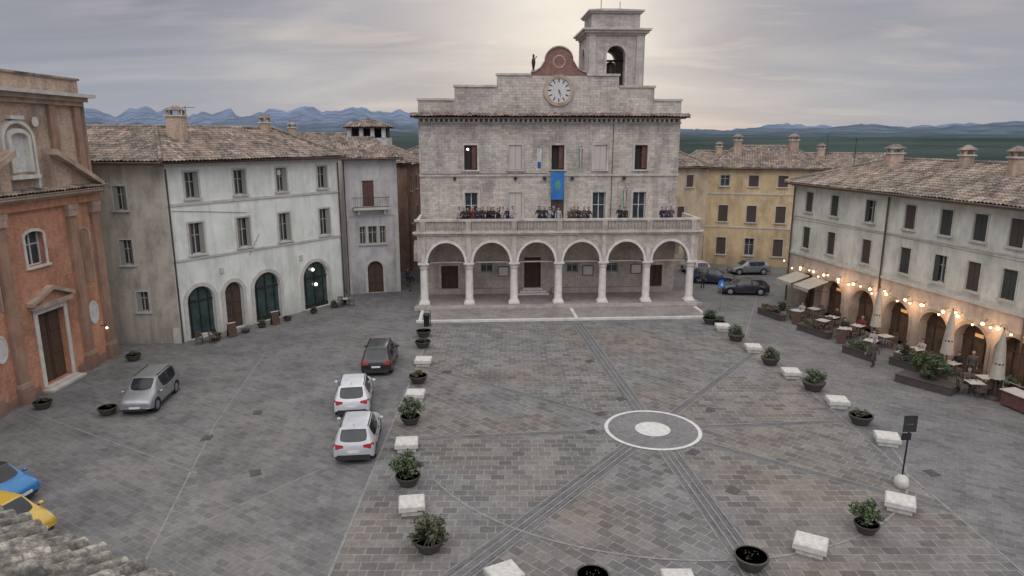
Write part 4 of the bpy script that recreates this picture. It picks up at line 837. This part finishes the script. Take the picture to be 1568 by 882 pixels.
for k,x,y,s in (('empty',-6.37,47.6,1),('low',-6.1,45,1),('flower',-5.5,38.1,1),('big',-5.1,32.2,.9),('big',-4.3,26,.95),('palm',-2.9,21.4,1.0),('empty',2.57,19.35,1),('empty',7.98,20.4,1.02),('big',12.9,22.5,.8),('low',17.5,32.2,1.05),('med',17.15,36.9,1.15),('med',16.35,41.4,1.05),('med',15.85,46.6,1.05),('med',15.3,51.1,1.05),('low',-24.9,34.2,.85),('empty',-21.0,33.4,.85),('low',-24.4,42.2,.85),('med',-20.9,46.6,.6),('med',-18.9,50,.6),('low',-17.6,52,.6),('med',-15.0,56.2,.6),('med',-14.5,57.4,.55),('med',-16.2,54.3,.55),('empty',-19.6,48.6,.6),('med',15.9,50.6,.7),('med',22.4,55.3,.7),('med',23.4,50.5,.8),('big',25.4,39.0,.75),('med',24.4,45.0,.8)): place(k,x,y,s)
sb=G('stone_seat',(0,0,-50)); sb.box('s',m_block,-.42,.42,-.36,.36,0,.22); sb.cbox('s',m_block,-.52,.52,-.46,.46,.22,.46,.05); sb=sb.finish()
seats=[(-5.6,41.3,0),(-5.3,35.5,0),(-4.85,29.3,.1),(-3.85,23.95,.15),(-.25,19.6,.5),(5.3,19.25,0),(10.35,21.3,-.5),(15.0,24.1,-.5),(17.6,29.9,-.3),(17.4,34.5,-.15),(16.75,39.1,-.1),(16.2,44.1,-.1),(15.7,49.3,-.1)]
for i,(x,y,r) in enumerate(seats):
    if i==0: sb.location=(x,y,.0); sb.rotation_euler=(0,0,r)
    else: dup(sb,'stone_seat',(x,y,.0),r,(1+R.uniform(-.04,.04),1+R.uniform(-.04,.04),1))
g=G('traffic_sign',(16.0,25.8,0)); g.lathe('base',m_block,(0,0,0),[(.2,0),(.26,.1),(.29,.22),(.26,.36),(.18,.48),(.08,.54),(.04,.56)],18); g.tube('post',m_iron,(0,0,.5),(.05,0,3.1),.035)
g.box('sign_plate',m_blackp,-.24,.3,-.05,-.02,2.45,3.15); g.box('sign_plate',m_iron,-.26,.12,-.06,-.02,2.1,2.4); g.box('sign_plate',m_rim,-.1,.16,-.053,-.05,2.78,2.8); g.finish()
m_bs=PAINT('sign_blue',(.03,.16,.5)); g=G('blue_road_sign',(17.3,55.3,0)); g.tube('post',m_rim,(0,0,0),(0,0,2.6),.03)
g.lathe('disc',m_bs,(0,-.05,2.25),[(.32,-.012),(.32,.012)],20,axis='y'); g.box('arrow',m_framew,-.04,.04,-.07,-.063,2.05,2.4); g.mesh('arrow',m_framew,[(-.14,-.068,2.22),(.14,-.068,2.22),(0,-.068,2.02)],[(0,1,2)]); g.finish()
g=G('litter_bin',(-6.5,50.4,0)); g.lathe('body',m_iron,(0,0,0),[(.2,0),(.22,.1),(.24,.8),(.26,.82),(.26,.9),(.2,1.0),(.05,1.05)],14); g.tube('post',m_iron,(.3,0,0),(.3,0,1.2),.03); g.finish()
# ------------------------------------------------------------ restaurant terrace
g=G('cafe_table',(0,0,-50)); g.box('top',m_tablet,-.4,.4,-.4,.4,.72,.75)
for a in(-1,1):
    for b in(-1,1): g.tube('legs',m_iron,(a*.34,b*.34,0),(a*.34,b*.34,.72),.018,n=6)
tb=g.finish()
g=G('cafe_chair',(0,0,-50)); g.cbox('seat',m_wick,-.22,.22,-.22,.22,.42,.47,.01)
for a in(-1,1):
    for b in(-1,1): g.tube('legs',m_wick,(a*.2,b*.2,0),(a*.19,b*.19,.43),.016,n=6)
    g.tube('back',m_wick,(a*.2,.2,.43),(a*.2,.27,.88),.018,n=6); g.tube('back',m_wick,(a*.22,-.18,.66),(a*.22,.22,.66),.018,n=6)
for z in(.55,.66,.77,.86): g.box('back',m_wick,-.2,.2,.2+(z-.43)*.16,.22+(z-.43)*.16,z-.035,z+.035)
ch=g.finish()
TP=[]
for y in(53.5,50.8,48.2,45.4,42.6,39.9,37.4):
    for k,d in enumerate((1.5,3.0)):
        q=FR.p(uy(y)+R.uniform(-.3,.3)+k*.6,0,d+R.uniform(-.2,.2)); TP.append((q.x,q.y,R.uniform(0,1.5)))
first=True
for (x,y,r) in TP:
    if first: tb.location=(x,y,0); tb.rotation_euler=(0,0,r)
    else: dup(tb,'cafe_table',(x,y,0),r)
    four=R.random()<.75
    for k in range(4 if four else 2):
        a=r+k*math.pi/(2 if four else 1); px=x+.62*math.cos(a); py=y+.62*math.sin(a); rot=a-math.pi/2
        if first: ch.location=(px,py,0); ch.rotation_euler=(0,0,rot)
        else: dup(ch,'cafe_chair',(px,py,0),rot)
        first=False
for (y,d) in ((46.4,1.5),(40.2,1.6),(36.0,2.4)):
    q=FR.p(uy(y),0,d); g=G('closed_parasol',(q.x,q.y,0)); g.lathe('canopy',m_canvas,(0,0,0),[(.34,1.2),(.30,1.5),(.24,2.3),(.17,3.1),(.06,3.8),(.02,3.95)],18,fold=.16); g.tube('pole',m_woodr,(0,0,0),(0,0,4.05),.035); g.lathe('foot',m_conc,(0,0,0),[(.42,0),(.42,.1),(.1,.16)],12)
    g.lathe('tie',m_wood,(0,0,0),[(.26,2.0),(.27,2.08)],14); g.finish()
for y in (57.0,54.6):
    q=FR.p(uy(y),0,0); g=G('shop_awning',(q.x,q.y,0),world=True); u=uy(y)
    g.hexa('canvas',m_canvas,[FR.p(u-1,2.75,.15),FR.p(u+1,2.75,.15),FR.p(u+1,2.2,1.9),FR.p(u-1,2.2,1.9),FR.p(u-1,2.8,.15),FR.p(u+1,2.8,.15),FR.p(u+1,2.24,1.92),FR.p(u-1,2.24,1.92)])
    for k in range(8): g.fb('valance',m_canvas,FR,u-1+.25*k,u-.77+.25*k,1.98,2.2,1.89,1.91)
    for a in(-.95,.95): g.tube('arms',m_iron,FR.p(u+a,1.9,.12),FR.p(u+a,2.2,1.85),.02)
    g.finish()
def hedge(name,p,q,h,w,n,mats,seed,box=True):
    rr=random.Random(seed); p=V((p[0],p[1],0));q=V((q[0],q[1],0)); c=(p+q)/2; ln=(q-p).length; g=G(name,c,math.atan2(q.y-p.y,q.x-p.x))
    g.box('trough',m_conc,-ln/2,ln/2,-w/2,w/2,0,.45); g.box('trough',m_conc,-ln/2-.03,ln/2+.03,-w/2-.03,w/2+.03,.45,.5)
    leaves(g,'foliage',0,0,.5+h/2,ln/2,w*.6,h/2,n,.08,mats,rr,int(10+ln*8)); g.finish()
hedge('planter_box',(21.5,49.5),(22.6,47),.45,.5,900,m_leaf[:3]+[m_flower],1)
hedge('planter_box',(20.3,54.4),(21.2,51.8),.5,.5,900,m_leaf[:3]+[m_flower],2)
hedge('planter_box',(22.3,44),(23.2,42),.5,.5,800,m_leaf[:3],3)
hedge('planter_box',(23.0,38.6),(24.8,36.2),1.5,1.2,2800,m_leaf[:3],4)
hedge('planter_box',(24.2,41.6),(25.0,40),.8,.7,1100,m_leaf[:3]+[m_leaf[3]],5)
hedge('planter_box',(26.6,36.6),(27.6,34.9),.8,.6,900,m_leaf[:3],6)
g=G('maroon_kiosk_counter',(26.9,33.6,0),rd(-78)); g.cbox('body',m_woodr,-1.2,1.2,-.4,.4,.08,.85,.03); g.box('top',m_stonetrim,-1.3,1.3,-.5,.5,.86,.9)
for a in(-1,1): g.tube('frame',m_rim,(a*1.2,-.4,.9),(a*1.2,-.4,1.4),.02)
g.tube('frame',m_rim,(-1.2,-.4,1.4),(1.2,-.4,1.4),.02); g.box('foot',m_iron,-1.1,1.1,-.35,.35,0,.08); g.finish()
for x,y,rr0 in((-20.2,47.6,.8),(-18.2,50.9,.8),(23.0,46.0,-.5),(21.9,51.0,-.5)):
    g=G('sandwich_board',(x,y,0),rr0)
    for s in(-1,1): g.hexa('panels',m_wood,[V((-.3,s*.25,0)),V((.3,s*.25,0)),V((.3,s*.22,0)),V((-.3,s*.22,0)),V((-.3,s*.03,1.0)),V((.3,s*.03,1.0)),V((.3,s*.0,1.0)),V((-.3,s*.0,1.0))])
    g.box('header',m_framew,-.3,.3,-.05,.05,1.0,1.05); g.finish()
for x,y in((-21.4,46.2),(-14.2,56.9)):
    dup(tb,'cafe_table',(x,y,0),.5,.85); dup(ch,'cafe_chair',(x+.55,y-.2,0),1.6); dup(ch,'cafe_chair',(x-.3,y-.6,0),.2)

# ------------------------------------------------------------ people
def person_mesh(pose,seed):
    S=[]
    hz=.52 if pose=='sit' else .93
    lean=.0 if pose!='lean' else -.12
    pel=V((0,0,hz)); wst=pel+V((0,lean*.3,.17)); chs=pel+V((0,lean*.8,.38)); nb=pel+V((0,lean*1.1,.55)); hd=nb+V((0,-.02+lean*.2,.17))
    S+=[('top',pel,.125,wst,.115),('top',wst,.115,chs,.135),('top',chs,.135,nb-V((0,0,.03)),.085),('skin',nb,.052,hd,.055),('skin',hd+V((0,0,-.045)),.07,hd+V((0,.005,.035)),.095),('hair',hd+V((0,.035,.03)),.09,hd+V((0,.02,.055)),.09),('skin',hd+V((0,-.085,-.005)),.016,hd+V((0,-.105,-.02)),.014)]
    for sx in(-1,1):
        S.append(('skin',hd+V((sx*.092,.01,0)),.016,hd+V((sx*.095,.015,-.02)),.014))
        sh=chs+V((sx*.185,0,.1)); S.append(('top',chs+V((sx*.05,0,.08)),.09,sh,.068)); S.append(('top',pel+V((sx*.04,0,.0)),.12,wst+V((sx*.04,0,0)),.1)); S.append(('top',wst+V((sx*.04,0,0)),.1,chs+V((sx*.07,0,0)),.11))
        if pose in('stand','walk'):
            sw=(.12*sx if pose=='walk' else 0); el=sh+V((sx*.06,sw+.02,-.29)); wr=el+V((sx*.01,-.07+sw,-.25))
        elif pose=='lean': el=sh+V((sx*.08,-.12,-.25)); wr=el+V((-sx*.08,-.2,.02))
        elif pose=='phone': el=sh+V((sx*.07,-.16,-.2)); wr=el+V((-sx*.13,-.16,.2))
        elif pose=='sit': el=sh+V((sx*.06,-.12,-.25)); wr=el+V((-sx*.06,-.22,.02))
        else: el=sh+V((sx*.1,-.02,-.27)); wr=el+V((-sx*.12,-.2,.03))
        hdv=(wr-el).normalized(); ha=wr+hdv*.085
        S+=[('top',sh,.06,el,.047),('top',el,.047,wr,.036),('skin',wr,.028,wr+hdv*.03,.03),('skin',wr+hdv*.03,.032,ha,.032)]
        hp=pel+V((sx*.095,0,-.03))
        if pose=='sit': kn=hp+V((sx*.03,-.43,.02)); an=kn+V((0,.03,-.42))
        elif pose=='walk': kn=hp+V((0,-sx*.16,-.41)); an=kn+V((0,.12,-.39)); 
        else: kn=hp+V((sx*.02,-.01,-.42)); an=kn+V((sx*.01,.02,-.4))
        S+=[('trou',hp,.098,kn,.062),('trou',kn,.062,an,.045),('shoe',an+V((0,.03,-.045)),.042,an+V((0,-.15,-.055)),.036)]
    bm=bmesh.new()
    for (lab,a,r0,b,r1) in S:
        d=(b-a); ln=d.length; rot=d.to_track_quat('Z','Y').to_matrix().to_4x4() if ln>1e-6 else Matrix.Identity(4)
        bmesh.ops.create_cone(bm,cap_ends=True,segments=12,radius1=r0,radius2=r1,depth=max(ln,.001),matrix=Matrix.Translation((a+b)/2)@rot)
        for p,r in((a,r0),(b,r1)): bmesh.ops.create_uvsphere(bm,u_segments=12,v_segments=8,radius=r,matrix=Matrix.Translation(p))
    me=bpy.data.meshes.new('person'); bm.to_mesh(me); bm.free(); ob=bpy.data.objects.new('tmp',me); sc.collection.objects.link(ob)
    rm=ob.modifiers.new('r','REMESH'); rm.mode='VOXEL'; rm.voxel_size=.022; sm=ob.modifiers.new('s','SMOOTH'); sm.iterations=2
    bpy.context.view_layer.update(); nme=bpy.data.meshes.new_from_object(ob.evaluated_get(bpy.context.evaluated_depsgraph_get())); bpy.data.objects.remove(ob)
    labs=['skin','top','trou','hair','shoe']; 
    pre=[(labs.index(l),a,r0,(b-a),max((b-a).length_squared,1e-8),r1) for l,a,r0,b,r1 in S]; mi=[]
    for p in nme.polygons:
        c=p.center; best=9;bl=1
        for l,a,r0,d,l2,r1 in pre:
            t=max(0,min(1,(c-a).dot(d)/l2)); ds=(c-a-d*t).length-(r0+(r1-r0)*t)
            if l==3: ds-=.006
            if ds<best: best=ds;bl=l
        if bl==3 and c.y<hd.y-.03 and c.z<hd.z+.05: bl=0
        if bl==0 and (c-hd).length<.2 and c.z>hd.z+.065: bl=3
        mi.append(bl)
    bm=bmesh.new(); bm.from_mesh(nme); bm.faces.ensure_lookup_table()
    def addc(a,r0,b,r1,m):
        d=b-a; n0=len(bm.faces); bmesh.ops.create_cone(bm,cap_ends=True,segments=6,radius1=r0,radius2=r1,depth=d.length,matrix=Matrix.Translation((a+b)/2)@d.to_track_quat('Z','Y').to_matrix().to_4x4())
        mi.extend([m]*(len(bm.faces)-n0))
    hands=[(s[1],s[3]) for s in S if s[0]=='skin' and abs(s[2]-.032)<1e-4]
    for a,b in hands:
        d=(b-a).normalized(); side=d.cross(V((0,1,0.2))).normalized(); cu_=side.cross(d)
        for k,ln in enumerate((.07,.08,.075,.058)):
            o=b+side*(k-1.5)*.017; m1=o+d*ln*.6; addc(o-d*.01,.0085,m1,.008,0); addc(m1,.008,m1+(d*.7+cu_*.5).normalized()*ln*.5,.006,0)
        t0=a+side*-.025; addc(t0,.011,t0+(d*.7-side*.8).normalized()*.045,.009,0)
    for sx in(-1,1):
        n0=len(bm.faces); bmesh.ops.create_uvsphere(bm,u_segments=6,v_segments=5,radius=.011,matrix=Matrix.Translation(hd+V((sx*.034,-.083,.012)))); mi.extend([5]*(len(bm.faces)-n0))
    addc(hd+V((-.022,-.078,-.05)),.006,hd+V((.022,-.078,-.05)),.006,6)
    bm.to_mesh(nme); bm.free()
    nme.materials.clear()
    for m in(m_skin,m_top,m_trou,m_hair,m_shoe,m_blackp,m_fr): nme.materials.append(m)
    nme.polygons.foreach_set('material_index',mi[:len(nme.polygons)]); nme.polygons.foreach_set('use_smooth',[True]*len(nme.polygons)); nme.update()
    return nme
PM={p:person_mesh(p,i) for i,p in enumerate(('stand','lean','phone','fold','sit','walk'))}
def person(pose,p,rot=0,s=1.0,name='person'):
    o=bpy.data.objects.new(name,PM[pose]); sc.collection.objects.link(o); o.location=p; o.rotation_euler=(0,0,rot); o.scale=(s*R.uniform(1.0,1.12),s*R.uniform(1.0,1.12),s)
fr=math.atan2(FL.e.y,FL.e.x)
for i,px in enumerate((706,713,720,727,735,742,749,757,764,771,779,785,828,835,842,849,856,873,880,887,894,901,951,958,1015,1022,1029,738,753,768,845)):
    u=(px-641)/18.2; person(R.choice(['lean','lean','phone','fold','stand','lean']),FL.p(u,6.62,-.68-(.5 if i>26 else R.choice((0,0,.12)))),fr+R.uniform(-.7,.7),R.uniform(.98,1.08))
person('walk',V((-10.0,64.5,0)),.2); person('walk',V((-9.5,62.6,0)),2.9); person('stand',V((18.2,64.0,0)),.3); person('walk',V((22.6,41.0,0)),-1.2); person('stand',V((24.5,40.8,0)),1.0); person('stand',V((27.2,38.6,0)),-.8)
for (x,y,r),k in zip(TP,range(len(TP))):
    if k%3!=0: person('sit',V((x+.62*math.cos(r),y+.62*math.sin(r),-.01)),r-math.pi/2)
# ------------------------------------------------------------ hills
g=G('hills'); NA=420; rows=[(500,0,0),(1000,1,17),(1600,1,20),(2300,.9,30),(3300,.9,50),(4300,.7,65),(5200,.8,110),(6400,1.0,170),(8000,.6,200),(10500,1.0,330)]
vs=[];fs=[]
for j,(r,k,am) in enumerate(rows):
    for i in range(NA+1):
        a=rd(20+140*i/NA); x,y=r*math.cos(a),r*math.sin(a); bo_=(1.0-.35*max(0,math.cos(a))+.9*max(0,-math.cos(a))) if r>4000 else 1.0
        amp=1.0 if r>2000 else .25
        h=k*am*bo_*(.66+amp*(.6*mn.noise(V((x/2300+3,y/2300,j*.7)))+.40*mn.noise(V((x/700,y/700,2))) +.22*mn.noise(V((x/230,y/230,5)))+.10*mn.noise(V((x/80,y/80,7)))))
        vs.append(V((x,y,max(0,h) if j else -1)))
for j in range(len(rows)-1):
    for i in range(NA): fs.append((j*(NA+1)+i,j*(NA+1)+i+1,(j+1)*(NA+1)+i+1,(j+1)*(NA+1)+i))
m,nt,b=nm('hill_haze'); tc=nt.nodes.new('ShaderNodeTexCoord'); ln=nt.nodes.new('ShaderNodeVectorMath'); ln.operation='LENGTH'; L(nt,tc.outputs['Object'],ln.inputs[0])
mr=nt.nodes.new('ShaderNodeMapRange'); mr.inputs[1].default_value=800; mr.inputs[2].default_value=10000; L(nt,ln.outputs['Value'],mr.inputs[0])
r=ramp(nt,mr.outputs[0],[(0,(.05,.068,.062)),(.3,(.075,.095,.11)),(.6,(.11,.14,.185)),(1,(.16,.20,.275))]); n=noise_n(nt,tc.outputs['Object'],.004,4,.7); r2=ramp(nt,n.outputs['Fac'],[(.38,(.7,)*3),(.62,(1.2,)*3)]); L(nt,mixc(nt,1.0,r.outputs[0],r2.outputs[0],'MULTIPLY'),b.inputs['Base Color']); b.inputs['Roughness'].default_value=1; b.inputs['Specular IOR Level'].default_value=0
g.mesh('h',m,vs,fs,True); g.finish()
for x,y,z,h in((28,57,11.8,2.2),(36,80,11.5,3),(15.3,80,12.6,2),(-24,52,14.7,1.6),(33,44,12.2,2.4)): aerial(x,y,z,h)

# ------------------------------------------------------------ world, sun, camera
w=bpy.data.worlds.new('World'); sc.world=w; w.use_nodes=True; nt=w.node_tree; bg=nt.nodes['Background']
SE,SAZ=rd(15),rd(5)
sky=nt.nodes.new('ShaderNodeTexSky'); sky.sky_type='NISHITA'; sky.sun_disc=False; sky.sun_elevation=SE; sky.sun_rotation=SAZ
tc=nt.nodes.new('ShaderNodeTexCoord'); sp=nt.nodes.new('ShaderNodeSeparateXYZ'); L(nt,tc.outputs['Generated'],sp.inputs[0])
def MT(op,a,b=None,clamp=False):
    n=nt.nodes.new('ShaderNodeMath'); n.operation=op; n.use_clamp=clamp
    for i,x in enumerate((a,b)):
        if x is None: continue
        if hasattr(x,'links'): L(nt,x,n.inputs[i])
        else: n.inputs[i].default_value=x
    return n.outputs[0]
zz=MT('ADD',MT('MAXIMUM',sp.outputs[2],0),.16); cb=nt.nodes.new('ShaderNodeCombineXYZ'); L(nt,MT('DIVIDE',sp.outputs[0],zz),cb.inputs[0]); L(nt,MT('DIVIDE',sp.outputs[1],zz),cb.inputs[1])
n1=noise_n(nt,mapping(nt,cb.outputs[0],(.6,1.1,1),(0,0,.3)),.85,4,.5); n1.inputs['Distortion'].default_value=.8
n2=noise_n(nt,mapping(nt,cb.outputs[0],(.6,1.5,1),(0,0,-.15)),1.6,4,.55); n2.inputs['Distortion'].default_value=.4
cl=ramp(nt,n1.outputs['Fac'],[(.30,(.20,.215,.28)),(.45,(.275,.28,.34)),(.57,(.34,.335,.38)),(.72,(.47,.45,.465))]).outputs[0]
pk=ramp(nt,n2.outputs['Fac'],[(.54,(0,0,0)),(.70,(1,1,1))]).outputs[0]
gd=V((math.sin(SAZ)*math.cos(SE),math.cos(SAZ)*math.cos(SE),math.sin(SE))); dt=nt.nodes.new('ShaderNodeVectorMath'); dt.operation='DOT_PRODUCT'; L(nt,tc.outputs['Generated'],dt.inputs[0]); dt.inputs[1].default_value=gd
dpos=MT('MAXIMUM',dt.outputs['Value'],0); g1=MT('POWER',dpos,60.0); g2=MT('POWER',dpos,7.0)
colr=mixc(nt,MT('MULTIPLY',pk,MT('MULTIPLY',g2,.65)),cl,(.72,.61,.54))
gl=mixc(nt,MT('MULTIPLY',g1,MT('ADD',MT('MULTIPLY',n1.outputs['Fac'],.9),.25)),colr,(.90,.85,.77))
hz=MT('SUBTRACT',1,MT('MULTIPLY',MT('ABSOLUTE',sp.outputs[2]),8.0),True); gl=mixc(nt,MT('MULTIPLY',hz,.6),gl,(.31,.385,.50))
ovf=nt.nodes.new('ShaderNodeMapRange'); ovf.interpolation_type='SMOOTHSTEP'; L(nt,sp.outputs[2],ovf.inputs[0]); ovf.inputs[1].default_value=.32; ovf.inputs[2].default_value=.7
gl=mixc(nt,ovf.outputs[0],gl,(.33,.325,.33))
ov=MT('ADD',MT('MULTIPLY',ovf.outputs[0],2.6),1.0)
# extra sky brightness added behind the viewer to light the facades
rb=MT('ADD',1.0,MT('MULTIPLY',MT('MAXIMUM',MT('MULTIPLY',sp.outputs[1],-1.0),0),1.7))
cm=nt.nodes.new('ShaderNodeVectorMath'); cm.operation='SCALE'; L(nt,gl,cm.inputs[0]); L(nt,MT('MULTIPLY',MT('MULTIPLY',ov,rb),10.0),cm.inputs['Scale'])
bg.inputs['Strength'].default_value=.1
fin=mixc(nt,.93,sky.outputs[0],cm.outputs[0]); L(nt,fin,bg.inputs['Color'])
sl=bpy.data.lights.new('sun','SUN'); sl.energy=.6; sl.angle=rd(30); sl.color=(1,.95,.88); so=bpy.data.objects.new('sun',sl); sc.collection.objects.link(so)
so.rotation_euler=(-gd).to_track_quat('-Z','Y').to_euler()
cam=bpy.data.cameras.new('camera'); co=bpy.data.objects.new('camera',cam); sc.collection.objects.link(co); sc.camera=co
co.location=(0,0,14.06); co.rotation_euler=(rd(90-12.4),0,0); cam.lens=24.1; cam.sensor_width=36; cam.clip_end=30000; cam.clip_start=.1
print('objects',len(bpy.data.objects))
